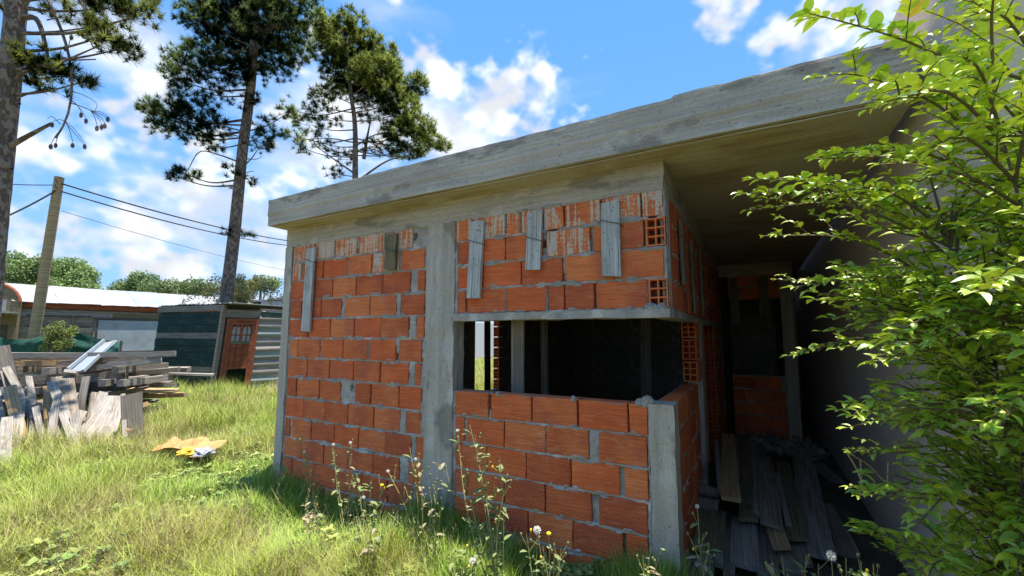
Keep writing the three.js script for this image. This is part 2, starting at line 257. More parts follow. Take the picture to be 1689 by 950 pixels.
const P3=[
 [[-2.112,-1.943],[-1.934,-1.642],[-1.634,-1.509],[-1.497,-1.322],[-1.315,-1.159],[-1.145,-0.881],[-0.875,-0.609],[-0.603,-0.47]],
 [[-2.087,-1.949],[-1.941,-1.642],[-1.634,-1.324],[-1.291,-0.962],[-0.934,-0.598],[-0.581,-0.46]],
 [[-2.084,-1.853],[-1.842,-1.504],[-1.498,-1.17],[-1.143,-0.799],[-0.794,-0.476]],
 [[-2.08,-2.005],[-1.993,-1.633],[-1.624,-1.299],[-1.283,-1.159],[-1.154,-0.942],[-0.925,-0.588],[-0.577,-0.459]],
];
const house = thing('unfinished_brick_house', 'unfinished hollow brick house with flat concrete roof slab and open window holes', 'house');
let bseed = 1;
// heights of the mortar skin over a panel of bricks (rects in the panel's own x, y); 0 is the plane of the brick faces
function mortarSkin(x0, x1, y0, y1, rects, holes, cell, seed) {
  const nx = Math.ceil((x1 - x0) / cell), ny = Math.ceil((y1 - y0) / cell), pos = [], uv = [], idx = [];
  const rows = new Map(); for (const r of rects) for (let k = Math.floor((r[2] - .02) / .1); k <= Math.floor((r[3] + .02) / .1); k++) { if (!rows.has(k)) rows.set(k, []); rows.get(k).push(r); }
  for (let j = 0; j <= ny; j++) for (let i = 0; i <= nx; i++) {
    const x = lerp(x0, x1, i / nx), y = lerp(y0, y1, j / ny); let inside = -1, hollow = false, upright = false, l = 9, rr = 9;
    for (const r of rows.get(Math.floor(y / .1)) || []) {
      const d = Math.min(x - r[0], r[1] - x, y - r[2], r[3] - y); if (d > inside) { inside = d; hollow = r[4]; upright = Math.min(x - r[0], r[1] - x) < Math.min(y - r[2], r[3] - y); }
      if (y > r[2] + .008 && y < r[3] - .008) { if (x >= r[1]) l = Math.min(l, x - r[1]); if (x <= r[0]) rr = Math.min(rr, r[0] - x); }
    }
    const n = fbm(x * 22 + seed, y * 30, seed, 3) - .5, m = fbm(x * 6, y * 7 + seed, 3, 2) - .5; let h = -.005 + n * .028 + m * .012; const sm = fbm(x * 10 + 40, y * 12, seed + 3, 3), smear = sm > .57 ? Math.min(.017, (sm - .57) * .4) : 0;
    if (inside > .001) h = hollow ? (inside > .004 ? -.115 : -.01) : upright ? -.045 : Math.min(h, -.001) - inside * .9 + smear + n * .006;
    else if (l + rr < .022) h = -.05;                                          // dry head joint
    else if (l + rr < .05) h = h3(Math.round((x - l) * 100), Math.round(y / PITCHY + .2), 5) > .55 ? -.03 + n * .03 : h - .003;
    for (const q of holes) { const d = Math.hypot((x - q[0]) / q[2], (y - q[1]) / q[3]) + n * .5; if (d < 1) h = Math.min(h, -.09); }
    if (i === 0 || j === 0 || i === nx || j === ny) h = -.03;
    pos.push(x, y, h); uv.push(x, y);
  }
  for (let j = 0; j < ny; j++) for (let i = 0; i < nx; i++) { const a = j * (nx + 1) + i, b = a + 1, c = a + nx + 1, d = c + 1; idx.push(a, b, d, a, d, c); }
  const g = new THREE.BufferGeometry(); g.setAttribute('position', new THREE.Float32BufferAttribute(pos, 3)); g.setAttribute('uv', new THREE.Float32BufferAttribute(uv, 2)); g.setIndex(idx); g.computeVertexNormals(); return g;
}
// a panel: mortar bed (part) with every brick on it (sub-parts). place() moves panel coordinates into the world
function panel(name, x0, x1, y0, y1, rects, holes, place, cell, seed, drips) {
  const skin = mortarSkin(x0, x1, y0, y1, rects, holes, cell, seed);
  const back = boxAt(x0 + .002, x1 - .002, y0 + .002, y1 - .002, -.126, -.119).toNonIndexed(), g = clean([skin, back]); place(g);
  const w = part(house, name, g, mMortar);
  for (const r of rects) {
    const s = bseed++, k = rng(s * 17 + 3);
    if (r[4]) part(w, 'hollow_brick', place(hollowGeo(r[0], r[1], r[2], r[3], .002, .112)), mBrick[s % 3]);
    else { const top = r[3] > drips && k() < (r[3] > 2.4 ? .95 : .45); part(w, 'brick', place(brickGeo(r[0] + .002, r[1] - .002, r[2] + (k() - .5) * .004, r[3] + (k() - .5) * .005, (k() - .5) * .007, .112, s)), top ? mBrickDrip[s % 2] : mBrick[Math.min(3, Math.floor(k() * 4.2))]); }
  }
  return w;
}
const front = (g) => g.translate(0, 0, ZF);
const rowRects = (rows, first, hollow = {}) => rows.flatMap((r, i) => { const t = ROWTOP(first + i), slope = 0; return r.map(([a, b], k) => [a, b, t - PITCHY + .008, t - .008 + (first + i === 0 ? -.008 : 0), (hollow[i] || []).includes(k)]); });
panel('front_wall', -4.262, -2.388, -.05, 2.55, rowRects(P1, 0), [[-3.44, 1.66, .035, .07], [-2.56, 2.46, .03, .035], [-3.27, 1.12, .022, .035], [-3.85, 2.33, .03, .02]], front, .0062, 3, 2.2);
panel('window_lintel_wall', -2.122, -.452, 1.745, 2.55, rowRects(P3, 0, { 1: [5], 3: [6] }), [[-.53, 2.39, .05, .03], [-1.24, 2.38, .06, .02], [-1.32, 2.27, .025, .03]], front, .0062, 7, 2.2);
panel('window_parapet_wall', -2.122, -.598, -.05, 1.168, rowRects(P2, 7), [], front, .0062, 11, 9);
// porch side wall: panel x runs along -z from the corner
const side = (g) => g.rotateY(Math.PI / 2).translate(XR, 0, 0);
function bond(x0, x1, first, last, seed) { const out = [], r = rng(seed); for (let k = first; k <= last; k++) { const row = []; let x = x0 - (k % 2 ? .165 : 0) - r() * .03; while (x < x1 - .03) { const a = Math.max(x, x0), b = Math.min(x + .328, x1); if (b - a > .04) row.push([a, b]); x += .335; } out.push(row); } return out; }
panel('porch_parapet_wall', 2.985, 4.255, -.05, 1.168, rowRects(bond(2.99, 4.25, 7, 12, 21), 7), [], side, .012, 13, 9);
panel('porch_lintel_wall', 2.845, 7.745, 1.745, 2.55, rowRects(bond(2.96, 7.74, 0, 3, 23), 0), [], side, .016, 17, 9);
panel('porch_jamb_wall', 4.375, 4.57, 1.176, 1.742, rowRects(bond(4.38, 4.565, 4, 6, 25), 4).map(r => [r[0], r[1], r[2], Math.min(r[3], 1.735)]), [], side, .014, 19, 9);
panel('porch_inner_wall', 6.365, 7.745, -.05, 1.742, rowRects(bond(6.37, 7.74, 4, 12, 27), 4).map(r => [r[0], r[1], r[2], Math.min(r[3], 1.735), false]), [], side, .02, 23, 9);
// hollow brick ends at the two jambs, seen end on
const jamb = part(house, 'window_jamb', boxAt(XR - .116, XR - .008, 1.19, 1.74, -4.57, -4.50), mMortar);
for (let k = 3; k < 7; k++) { const t = ROWTOP(k + .0); if (t > 1.75) continue; part(jamb, 'hollow_brick', hollowGeo(XR - .122, XR - .002, t - .188, t - .01, -4.245, .125), mBrick[k % 3]); }
part(jamb, 'hollow_brick', hollowGeo(XR - .122, XR - .002, 1.58, 1.728, -4.246, .12), mBrick[1]);
const jamb2 = part(house, 'door_jamb', boxAt(XR - .116, XR - .008, 0, 1.74, -6.56, -6.50), mMortar);
for (let k = 4; k < 13; k++) { const t = Math.min(ROWTOP(k), 1.735); part(jamb2, 'hollow_brick', hollowGeo(XR - .122, XR - .002, ROWTOP(k) - .188, t - .01, -6.235, .125), mBrick[k % 3]); }
// porch rear wall, facing +z
const rear = (g) => g.translate(0, 0, -7.75);
panel('porch_rear_wall', -.34, .372, -.05, .985, rowRects(bond(-.335, .368, 8, 12, 29), 8), [], rear, .02, 29, 9);
panel('porch_rear_lintel', -.34, .372, 2.17, 2.55, rowRects(bond(-.335, .368, 0, 1, 31), 0), [], rear, .02, 31, 9);
// concrete frame
const C = (name, x0, x1, y0, y1, z0, z1, m = mConcreteUp, amp = .005, cell = .03, seed = 1) => part(house, name, boxAt(x0, x1, y0, y1, z0, z1, cell, amp, seed, 9), m);
C('corner_column', XL, -4.255, -.05, 2.54, -2.96, ZF + .012, mConcreteUp, .010, .02, 2);
C('middle_column', -2.402, -2.112, -.05, 2.54, -2.965, ZF + .012, mConcreteUp, .014, .018, 3);
C('corner_post', -.603, -.450, -.05, 1.176, -2.98, ZF + .014, mConcreteUp, .010, .018, 4);
C('porch_column', XR - .125, XR + .006, -.05, 1.742, -4.83, -4.575, mConcreteUp, .006, .04, 5);
C('rear_column', .37, .53, -.05, 2.54, -7.88, -7.70, mConcreteUp, .006, .04, 6);
C('tie_beam', XL + .003, XR + .004, 2.535, 2.735, -2.97, ZF + .006, mConcreteLong, .012, .022, 7);
C('porch_tie_beam', XR - .124, XR + .003, 2.537, 2.735, -7.75, -2.972, mConcreteLong, .006, .06, 8);
C('rear_tie_beam', XR + .004, .55, 2.538, 2.735, -7.87, -7.735, mConcreteLong, .006, .06, 9);
C('window_lintel', -2.118, -.452, 1.715, 1.768, -2.962, ZF + .012, mMortar, .010, .02, 10);
C('porch_lintel', XR - .122, XR + .008, 1.717, 1.766, -7.74, -2.964, mMortar, .008, .04, 11);
// scraps of mortar left on wall and parapet
{ const r = rng(51), gs = []; for (const [x, y, s] of [[-.62, 1.185, .03], [-.66, 1.18, .022], [-.60, 1.195, .024], [-1.7, 1.172, .014], [-1.1, 1.172, .016], [-.7, 1.75, .03], [-.56, 1.765, .035], [-.50, 1.76, .03], [-.98, 1.76, .02], [-1.5, 1.758, .02], [-.60, .12, .04], [-.62, .2, .05]]) { const g = new THREE.IcosahedronGeometry(s, 3), p = g.attributes.position; for (let i = 0; i < p.count; i++) { const k = .7 + fbm(p.getX(i) * 60 + x * 9, p.getY(i) * 60, p.getZ(i) * 60 + y * 9, 2) * .7; p.setXYZ(i, p.getX(i) * k * 1.3, p.getY(i) * k, p.getZ(i) * k * .4); } g.computeVertexNormals(); gs.push(g.rotateZ(r() * 6).translate(x, y, ZF - .001)); } const m = part(house, 'mortar_lumps', clean(gs), mMortar); m.userData.kind = 'stuff'; }
// roof slab: board-marked front edge with steps between the form boards
{
  const x0 = -4.366, x1 = .736, zf = -2.603, y0 = 2.735, y1 = 3.012;
  const g = new THREE.BoxGeometry(x1 - x0, y1 - y0, zf - ZB, 260, 22, 60), p = g.attributes.position, uv = g.attributes.uv, n = g.attributes.normal;
  for (let i = 0; i < p.count; i++) {
    const X = p.getX(i) + (x0 + x1) / 2; let Y = p.getY(i) + (y0 + y1) / 2, Z = p.getZ(i) + (zf + ZB) / 2;
    const ny = n.getY(i), nz = n.getZ(i); uv.setXY(i, X + (Math.abs(n.getX(i)) > .5 ? Z : 0), Math.abs(ny) > .5 ? Z : Y);
    const up = (Y - y0) / (y1 - y0);
    Y += up > .9 ? (fbm(X * 1.1, 3, 1, 4) - .5) * .022 + (X < -.35 ? -.004 : .010) + (fbm(X * 14, 6, 2, 2) - .5) * .008 : (up < .05 ? (fbm(X * 3, 9, Z, 3) - .5) * .012 : 0);
    if (nz > .5) { const seam = y0 + .118 + X * .004; Z += (Y > seam ? .006 : 0) + (fbm(X * .8, Y * 40, 2, 3) - .5) * .008 + (fbm(X * 20, Y * 20, 7, 2) - .5) * .004; if (Math.abs(X + .42) < .015) Z -= .006; }
    p.setXYZ(i, X, Y, Z);
  }
  g.computeVertexNormals();
  const roof = part(house, 'roof_slab', g, mConcreteLong);
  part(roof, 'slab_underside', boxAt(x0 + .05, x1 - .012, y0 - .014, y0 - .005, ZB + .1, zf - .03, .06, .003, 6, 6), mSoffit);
  part(roof, 'rebar_stub', tube([V(-3.72, 3.0, -2.75), V(-3.74, 3.06, -2.74), V(-3.80, 3.09, -2.72)], .004, .004, 4, 5), mRust);
}
// other outer walls and the floor inside
part(house, 'floor_slab', boxAt(-4.3, -.58, -.05, .03, -10.9, -2.96), mConcreteLong);
{ // left wall with its opening
  const w = part(house, 'left_wall', clean([boxAt(-4.366, -4.25, 0, 2.733, -6.30, -2.965), boxAt(-4.366, -4.25, 0, 2.733, -10.99, -7.25), boxAt(-4.366, -4.25, 0, .60, -7.248, -6.302), boxAt(-4.366, -4.25, 2.1, 2.733, -7.248, -6.302)]), mMortar);
  const gs = []; for (const seg of [[2.97, 6.29, 0, 12], [7.26, 10.98, 0, 12]]) for (const r of rowRects(bond(seg[0], seg[1], seg[2], seg[3], 61), 0)) gs.push(brickGeo(r[0] + .003, r[1] - .003, r[2], r[3], .006, .02, bseed++));
  const m = part(w, 'bricks', clean(gs).rotateY(-Math.PI / 2).scale(1, 1, -1).translate(-4.366, 0, 0), mBrick[0]); m.userData.kind = 'stuff';
  for (let k = 2; k < 10; k++) part(w, 'hollow_brick', hollowGeo(-4.368, -4.248, ROWTOP(k) - .188, ROWTOP(k) - .01, -7.10, .14), mBrick[k % 3]);
}
part(house, 'back_wall', clean([boxAt(-4.366, .53, 0, 2.733, -11.1, -10.992), boxAt(XR - .12, XR - .004, 0, 2.733, -10.99, -7.88), boxAt(.40, .52, 0, 2.733, -10.99, -7.90), boxAt(.534, .795, 0, 2.28, -11.1, -10.992), boxAt(.62, .795, 2.28, 2.733, -11.1, -10.992)]), mMortar);  // last two boxes: added piece closing the passage so it stays dark

// ================================================================ formwork strips tied to the wall
{
  const list = [
    ['formwork_board', [-3.94, 1.632], [-3.918, 2.50], .128, mWoodBlue, 'long narrow grey formwork strip wired to the brick wall beside the corner column', .72],
    ['formwork_board', [-2.81, 2.18], [-2.804, 2.503], .128, mWoodOlive, 'short olive grey formwork strip wired to the wall left of the middle column', .45],
    ['formwork_board', [-1.907, 1.905], [-1.882, 2.49], .124, mWoodBlue, 'grey formwork strip above the window next to the middle column', .62],
    ['formwork_board', [-1.389, 2.075], [-1.371, 2.508], .118, mWoodBlue, 'pale grey formwork strip wired above the middle of the window', .42],
    ['formwork_board', [-.807, 1.99], [-.804, 2.50], .124, mWoodBlue, 'wide pale formwork strip with nail holes above the window near the house corner', .60]];
  list.forEach(([n, a, b, w, m, label, wy], i) => {
    const o = thing(n, label, 'board', V(a[0], a[1], ZF + .03), 'formwork strips on the front wall');
    part(o, 'plank', boardGeo(V(a[0], a[1], ZF + .028), V(b[0], b[1], ZF + .024), w, .024, V(0, 0, 1), 60 + i, .002), m);
    const y = lerp(a[1], b[1], wy + .12), x = lerp(a[0], b[0], wy);
    part(o, 'tie_wire', tube([V(x - w * .62, y + .025, ZF - .005), V(x - w * .48, y + .018, ZF + .046), V(x, y - .004, ZF + .048), V(x + w * .48, y - .022, ZF + .044), V(x + w * .66, y - .035, ZF - .005)], .0028, .0028, 10, 5), mRust);
    const r = rng(90 + i), gs = []; for (let k = 0; k < 7; k++) { const t = r(), c = new THREE.CylinderGeometry(.0035, .0035, .006, 6).rotateX(Math.PI / 2).translate(lerp(a[0], b[0], t) + (r() - .5) * w * .7, lerp(a[1], b[1], t), ZF + .0405); gs.push(c); }
    gs.forEach(g => part(o, 'nail', g, mRust));
  });
  for (const [z, y0, y1, label] of [[-3.42, 1.98, 2.46, 'formwork strip on the porch side wall closest to the house corner'], [-4.05, 1.80, 2.42, 'long formwork strip on the porch side wall next to the porch column'], [-4.75, 1.78, 2.48, 'formwork strip on the porch side wall above the door opening']]) {
    const o = thing('formwork_board', label, 'board', V(XR + .02, y0, z), 'formwork strips on the porch wall');
    part(o, 'plank', boardGeo(V(XR + .026, y0, z), V(XR + .022, y1, z - .01), .11, .024, V(1, 0, 0), Math.round(-z * 10), .002), mWoodGrey);
    part(o, 'tie_wire', tube([V(XR - .004, y1 - .12, z + .07), V(XR + .044, y1 - .13, z + .05), V(XR + .044, y1 - .15, z - .05), V(XR - .004, y1 - .16, z - .08)], .0028, .0028, 8, 5), mRust);
  }
  solo('hanging_board', boardGeo(V(.155, 1.90, -7.68), V(.155, 2.52, -7.70), .14, .025, V(0, 0, 1), 77, .002), mWoodOlive, 'short board hanging in the dark window of the porch rear wall', 'board');
  solo('hanging_board', boardGeo(V(-.25, 1.75, -7.68), V(-.25, 2.52, -7.70), .12, .025, V(0, 0, 1), 79, .002), mWoodGrey, 'longer board hanging in the porch rear window near the inner corner', 'board');
}
// timber props inside the house
{
  const prop = (x, z, s, m, label, tilt = 0) => solo('timber_prop', boardGeo(V(x, .02, z), V(x + tilt, 2.735, z), s, s, V(.5, 0, 1).normalize(), Math.round(-x * 77), .003), m, label, 'prop');
  prop(-1.66, -3.07, .105, mWoodGrey, 'thick square timber prop behind the window opening, the one best lit');
  prop(-1.86, -4.0, .07, mWoodGrey, 'thin timber prop just behind the thick square prop in the dark room');
  prop(-4.05, -6.40, .10, mWoodGrey, 'timber prop standing against the bright slit in the far wall', -.02);
  prop(-1.15, -5.2, .10, mWoodGrey, 'faint timber prop in the dark room close to the porch side', .05);
  const white = boxAt(-17.6, -17.3, 0, 2.5, -40, -16); solo('garden_wall', white, std({ color: new THREE.Color(.5, .5, .48) }), 'white rendered garden wall far behind, seen through the slit in the room', 'wall').userData.kind = 'thing';
}

// ================================================================ neighbouring house
{
  const o = thing('neighbour_house', 'tall plain beige rendered house standing close to the right of the porch', 'house', V(3, 0, -7));
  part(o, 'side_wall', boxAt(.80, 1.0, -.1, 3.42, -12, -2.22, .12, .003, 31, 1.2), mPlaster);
  part(o, 'front_wall', boxAt(1.002, 7.5, -.1, 3.42, -2.42, -2.225, .25, .003, 33, 1.2), mPlasterShaded);
  part(o, 'roof_cap', boxAt(.99, 7.48, 3.25, 3.40, -11.98, -2.43), mPlasterShaded);
  const a = thing('board_shelf', 'crude timber shelf fixed high between the rear column and beige wall', 'shelf', V(.68, 2.2, -7.4));
  for (let i = 0; i < 3; i++) part(a, 'plank', boardGeo(V(.56, 2.50 + i * .035, -7.25 - i * .22), V(.795, 2.47 + i * .03, -7.25 - i * .22), .2, .03, V(0, 1, .05).normalize(), 130 + i, .004), mWoodGrey);
  part(a, 'bearer', boardGeo(V(.60, 2.44, -7.1), V(.60, 2.44, -7.75), .08, .06, V(0, 1, 0), 140), mWoodGrey);
  part(a, 'bearer', boardGeo(V(.76, 2.42, -7.1), V(.76, 2.42, -7.75), .08, .06, V(0, 1, 0), 141), mWoodGrey);
  part(a, 'strut', boardGeo(V(.60, 2.1, -7.2), V(.60, 2.43, -7.2), .06, .05, V(0, 0, 1), 142), mWoodTan);
}

// ================================================================ planks on the porch floor
{
  const L = [
    [1356, 833, 1397, 915, .16, .075, mWoodGrey, 'weathered plank partly hidden under the long pale plank, on the side towards the shrub'],
    [1322, 741, 1349, 916, .21, .135, mWoodPale, 'longest pale wide plank on the porch floor'],
    [1290, 764, 1314, 890, .13, .20, mWoodOlive, 'brownish plank lying alongside the long pale plank'],
    [1282, 785, 1301, 866, .045, .22, mWoodPale, 'thin pale batten on edge beside the brownish plank'],
    [1259, 754, 1273, 867, .14, .27, mWoodGrey, 'grey plank on top of the middle of the porch heap'],
    [1270, 850, 1290, 905, .11, .20, mWoodTan, 'short tan plank end sticking out of the porch heap'],
    [1229, 720, 1234, 857, .13, .25, mWoodOlive, 'long olive brown plank in the middle of the porch heap'],
    [1244, 731, 1250, 850, .05, .27, mWoodGrey, 'narrow grey batten beside the long olive brown plank'],
    [1201, 717, 1205, 824, .13, .42, mWoodTan, 'tan plank highest on the porch heap next to the brick wall'],
    [1214, 725, 1216, 820, .05, .38, mWoodOlive, 'narrow olive batten beside the highest tan plank'],
    [1181, 728, 1188, 808, .04, .40, mWoodPale, 'thin bowed batten on the porch heap touching the brick wall'],
    [1187, 745, 1192, 812, .05, .36, mWoodGrey, 'thin grey batten beside the bowed batten'],
    [1227, 856, 1229, 934, .17, .15, mWoodPale, 'widest pale grey front plank of the porch heap'],
    [1258, 860, 1268, 952, .13, .13, mWoodGrey, 'grey plank right beside the widest front plank'],
    [1206, 862, 1202, 950, .07, .12, mWoodGrey, 'narrow plank left of the widest front plank'],
    [1176, 846, 1163, 908, .19, .20, mWoodOlive, 'greenish plank against the porch parapet'],
    [1193, 848, 1186, 930, .05, .17, mWoodGrey, 'narrow batten beside the greenish plank'],
    [1155, 904, 1147, 955, .21, .12, mWoodGrey, 'lowest grey plank against the porch parapet'],
    [1168, 803, 1167, 816, .16, .34, mWoodGrey, 'short offcut stacked by the parapet, the upper one'],
    [1168, 822, 1166, 840, .16, .25, mWoodGrey, 'short offcut stacked by the parapet, the lower one'],
    [1346, 766, 1382, 795, .14, .10, mWoodGrey, 'short grey board lying askew beside the head of the long pale plank'],
    [1338, 757, 1362, 746, .12, .09, mWoodPale, 'small pale offcut beside the rubble heap'],
    [1285, 905, 1310, 950, .12, .09, mWoodGrey, 'low plank in the weeds at the front of the porch'],
    [1310, 895, 1325, 935, .12, .10, mWoodGrey, 'short grey plank under the front end of the long pale plank']];
  L.forEach(([a, b, c, d, w, y, m, label], i) => solo('loose_plank', boardGeo(atY(a, b, y + .02), atY(c, d, y - .02), w, w < .06 ? .05 : .03, V((h3(i, 3, 4) - .5) * .25, 1, 0).normalize(), 160 + i, .012), m, label, 'plank', 'planks heaped on the porch floor'));
  // hidden bearers that carry the heap
  const o = solo('bearer_timber', boardGeo(V(-.36, .10, -5.6), V(.25, .10, -5.5), .1, .1, V(0, 1, 0), 220), mWoodGrey, 'square bearer timber under the far end of the porch planks', 'timber');
  solo('bearer_timber', boardGeo(V(-.36, .07, -4.2), V(.30, .07, -4.1), .09, .09, V(0, 1, 0), 221), mWoodGrey, 'square bearer timber under the near end of the porch planks', 'timber');
  const r = rng(8), st = new THREE.DodecahedronGeometry(.035, 0), rub = new THREE.InstancedMesh(st, mMortar, 260), M = new THREE.Matrix4(), E = new THREE.Euler(), Q = new THREE.Quaternion();
  for (let i = 0; i < 260; i++) { const c = V(.12 + (r() + r() - 1) * .6, .05 + r() * .09, -7.15 + (r() + r() - 1) * .5); E.set(r() * 6, r() * 6, r() * 6); const s = .4 + r() * 1.1; M.compose(c, Q.setFromEuler(E), V(s * (1 + r()), s, s)); rub.setMatrixAt(i, M); rub.setColorAt(i, new THREE.Color().setScalar(.5 + r() * .6)); }
  rub.name = 'rubble'; scene.add(shadow(rub)); tag(rub, 'broken mortar rubble at the foot of the porch rear wall', 'rubble', null, 'stuff');
}

// ================================================================ wood pile on the meadow
{
  const D = 7.8, G = 'boards of the wood pile';
  const mats = [mWoodPale, mWoodGrey, mWoodGrey, mWoodPale, mWoodTan, mWoodDark];
  // the stack: long pieces seen side on
  const S = [[0, 586, 290, 583, .10, .035, 0], [-10, 593, 215, 590, .07, .03, 1], [60, 606, 205, 600, .12, .10, 2], [150, 608, 265, 594, .10, .06, 0], [95, 600, 240, 588, .10, .05, 1], [-5, 611, 42, 612, .14, .12, 2], [40, 629, 130, 622, .16, .15, 1], [118, 627, 208, 618, .16, .17, 0], [172, 616, 296, 609, .08, .07, 1], [66, 641, 200, 638, .14, .14, 5], [130, 650, 202, 636, .12, .12, 3], [62, 662, 132, 647, .12, .12, 1], [-8, 652, 66, 655, .12, .11, 3], [106, 656, 178, 650, .12, .12, 2], [58, 674, 192, 663, .11, .11, 3], [-6, 632, 62, 630, .13, .12, 5], [140, 672, 202, 662, .1, .1, 4], [-8, 672, 64, 676, .12, .12, 1], [30, 600, 90, 598, .1, .08, 4], [180, 600, 238, 592, .09, .08, 3]];
  S.forEach(([a, b, c, d, w, t, k], i) => { const z = D + (i % 3) * .12 - .1; solo('stacked_timber', boardGeo(at(a, b, z), at(c, d, z + .1), t, w, V(0, 1, 0), 240 + i, .01), mats[k], i === 0 ? 'long thin plank lying right across the top of the wood stack' : i === 1 ? 'second long thin plank just under the top plank of the wood stack' : i === 8 ? 'long plank sticking out of the stack towards the green shed' : `${['pale', 'grey', 'grey', 'pale', 'tan', 'dark'][k]} ${t > .11 ? 'thick' : 'thin'} timber lying level along the visible face of the wood stack`, 'timber', G); });
  const r = rng(77);
  for (let k = 0; k < 34; k++) { const px = 15 + r() * 190, yy = .10 + r() * 1.05, dz = D + .35 + r() * .9, p = at(px, 600, dz); p.y = yy; const q = p.clone().addScaledVector(RIGHT, .8 + r() * 1.4).addScaledVector(AHEAD, (r() - .5) * .3); q.y = yy + (r() - .5) * .22; p.addScaledVector(RIGHT, -.5); solo('stacked_timber', boardGeo(p, q, .10 + r() * .08, .03 + r() * .07, V((r() - .5) * .3, 1, (r() - .5) * .3).normalize(), 280 + k, .02), mats[Math.floor(r() * 5)], 'weathered timber lying level in the stacked part of the wood pile', 'timber', G); }
  for (const [px, py] of [[168, 632], [176, 652], [22, 609], [152, 662], [60, 645], [95, 655], [198, 632], [40, 655], [130, 640], [190, 610], [75, 612], [110, 672]]) { const p = at(px, py, D - .22), q = p.clone().addScaledVector(AHEAD, 1.1); solo('cross_timber', boardGeo(p, q, .13, .12, V(0, 1, 0), px, .006), mats[px % 3], 'square timber laid across the stack with its end grain showing', 'timber', G); }
  // boards thrown against it
  const T = [[10, 606, 76, 722, 8.3, 7.4, .12, .045, mWoodPale, 'long pale narrow board leaning diagonally against the stack'],
    [103, 622, 117, 742, 8.2, 7.2, .33, .05, mWoodGrey, 'widest upright grey plank leaning against the middle of the stack'],
    [97, 630, 92, 690, 8.3, 7.9, .16, .04, mWoodPale, 'short pale plank standing behind the widest upright grey plank'],
    [116, 612, 108, 670, 8.4, 8.0, .19, .05, mWoodBlue, 'blue grey board end standing above the widest upright grey plank'],
    [126, 666, 172, 698, 8.1, 7.7, .11, .05, mWoodPale, 'short pale board sloping down beside the broken triangular plank'],
    [190, 655, 150, 742, 8.0, 7.0, .30, .04, mWoodPale, 'broad broken triangular plank leaning toward the dark panel'],
    [3, 570, 36, 708, 7.8, 7.1, .22, .05, mWoodPale, 'broad pale plank leaning at the outer end of the pile'],
    [12, 690, 3, 795, 6.9, 6.1, .14, .05, mWoodPale, 'pale upright plank standing alone in the grass at the outer end of the pile'],
    [20, 716, 78, 757, 7.3, 6.8, .12, .06, mWoodPale, 'pale board lying low in the grass in front of the pile'],
    [38, 698, 112, 745, 7.5, 7.0, .15, .05, mWoodTan, 'tan stained board lying slanted in front of the pile'],
    [28, 672, 58, 720, 7.6, 7.2, .16, .05, mWoodPale, 'short pale board leaning between broad plank and long diagonal board'],
    [55, 692, 98, 738, 7.4, 7.0, .13, .04, mWoodPale, 'pale board crossing under the long diagonal board'],
    [146, 695, 132, 742, 7.6, 7.0, .2, .04, mWoodPale, 'short broad pale offcut standing beside the white curved strip'],
    [136, 690, 150, 712, 7.9, 7.7, .10, .04, mWoodGrey, 'small offcut in the gap of the pile'],
    [82, 690, 94, 716, 7.5, 7.3, .09, .04, mWoodPale, 'small pale stub beside the white curved strip'],
    [20, 632, 30, 680, 8.1, 7.7, .2, .05, mWoodPale, 'short pale board behind the broad pale plank'],
    [0, 700, 20, 705, 7.0, 7.2, .2, .05, mWoodPale, 'pale plank lying level behind the lone upright plank'],
    [8, 655, 40, 690, 7.7, 7.3, .1, .04, mWoodPale, 'thin pale board leaning beside the broad pale plank'],
    [225, 671, 244, 666, 8.0, 8.1, .1, .06, mWoodTan, 'small orange tan offcut sticking out behind the dark panel'],
    [256, 634, 246, 612, 9.6, 9.8, .1, .05, mWoodPale, 'short pale stake leaning under the long plank by the green shed'],
    [262, 634, 282, 635, 9.9, 10.0, .1, .06, mWoodGrey, 'small grey offcut in the grass by the green shed'],
    [48, 640, 66, 742, 7.2, 6.3, .11, .04, mWoodPale, 'slim pale board leaning just behind the long diagonal board'],
    [34, 660, 20, 760, 7.1, 6.2, .15, .04, mWoodPale, 'pale board leaning outward between the lone upright plank and the pile'],
    [60, 735, 100, 762, 7.0, 6.2, .13, .04, mWoodPale, 'pale board lying flat in the grass under the tan stained board'],
    [70, 660, 86, 735, 7.2, 6.4, .14, .04, mWoodGrey, 'grey board leaning beside the widest upright grey plank'],
    [-14, 640, 6, 740, 7.1, 6.2, .2, .04, mWoodPale, 'broad pale board at the very outer end of the pile'],
    [206, 708, 222, 710, 6.9, 6.95, .04, .03, mWoodTan, 'small tan stick against the dark panel']];
  T.forEach(([a, b, c, d, z0, z1, w, t, m, label], i) => { const hang = z1 > z0 - .25, q = hang ? at(c, d, z1 * .88) : atY(c, d, .02), dq = q.clone().sub(eye).dot(AHEAD), p = at(a, b, hang ? z0 * .88 : Math.min(7.25, dq + Math.min(1.25, .25 + (d - b) * .009))), n = eye.clone().sub(p).normalize(); n.y = .25; solo('leaning_board', boardGeo(p, q, w * .8, t, n.normalize(), 330 + i, .02, i === 5 ? 1.9 : 1), m, label, 'board', G); });
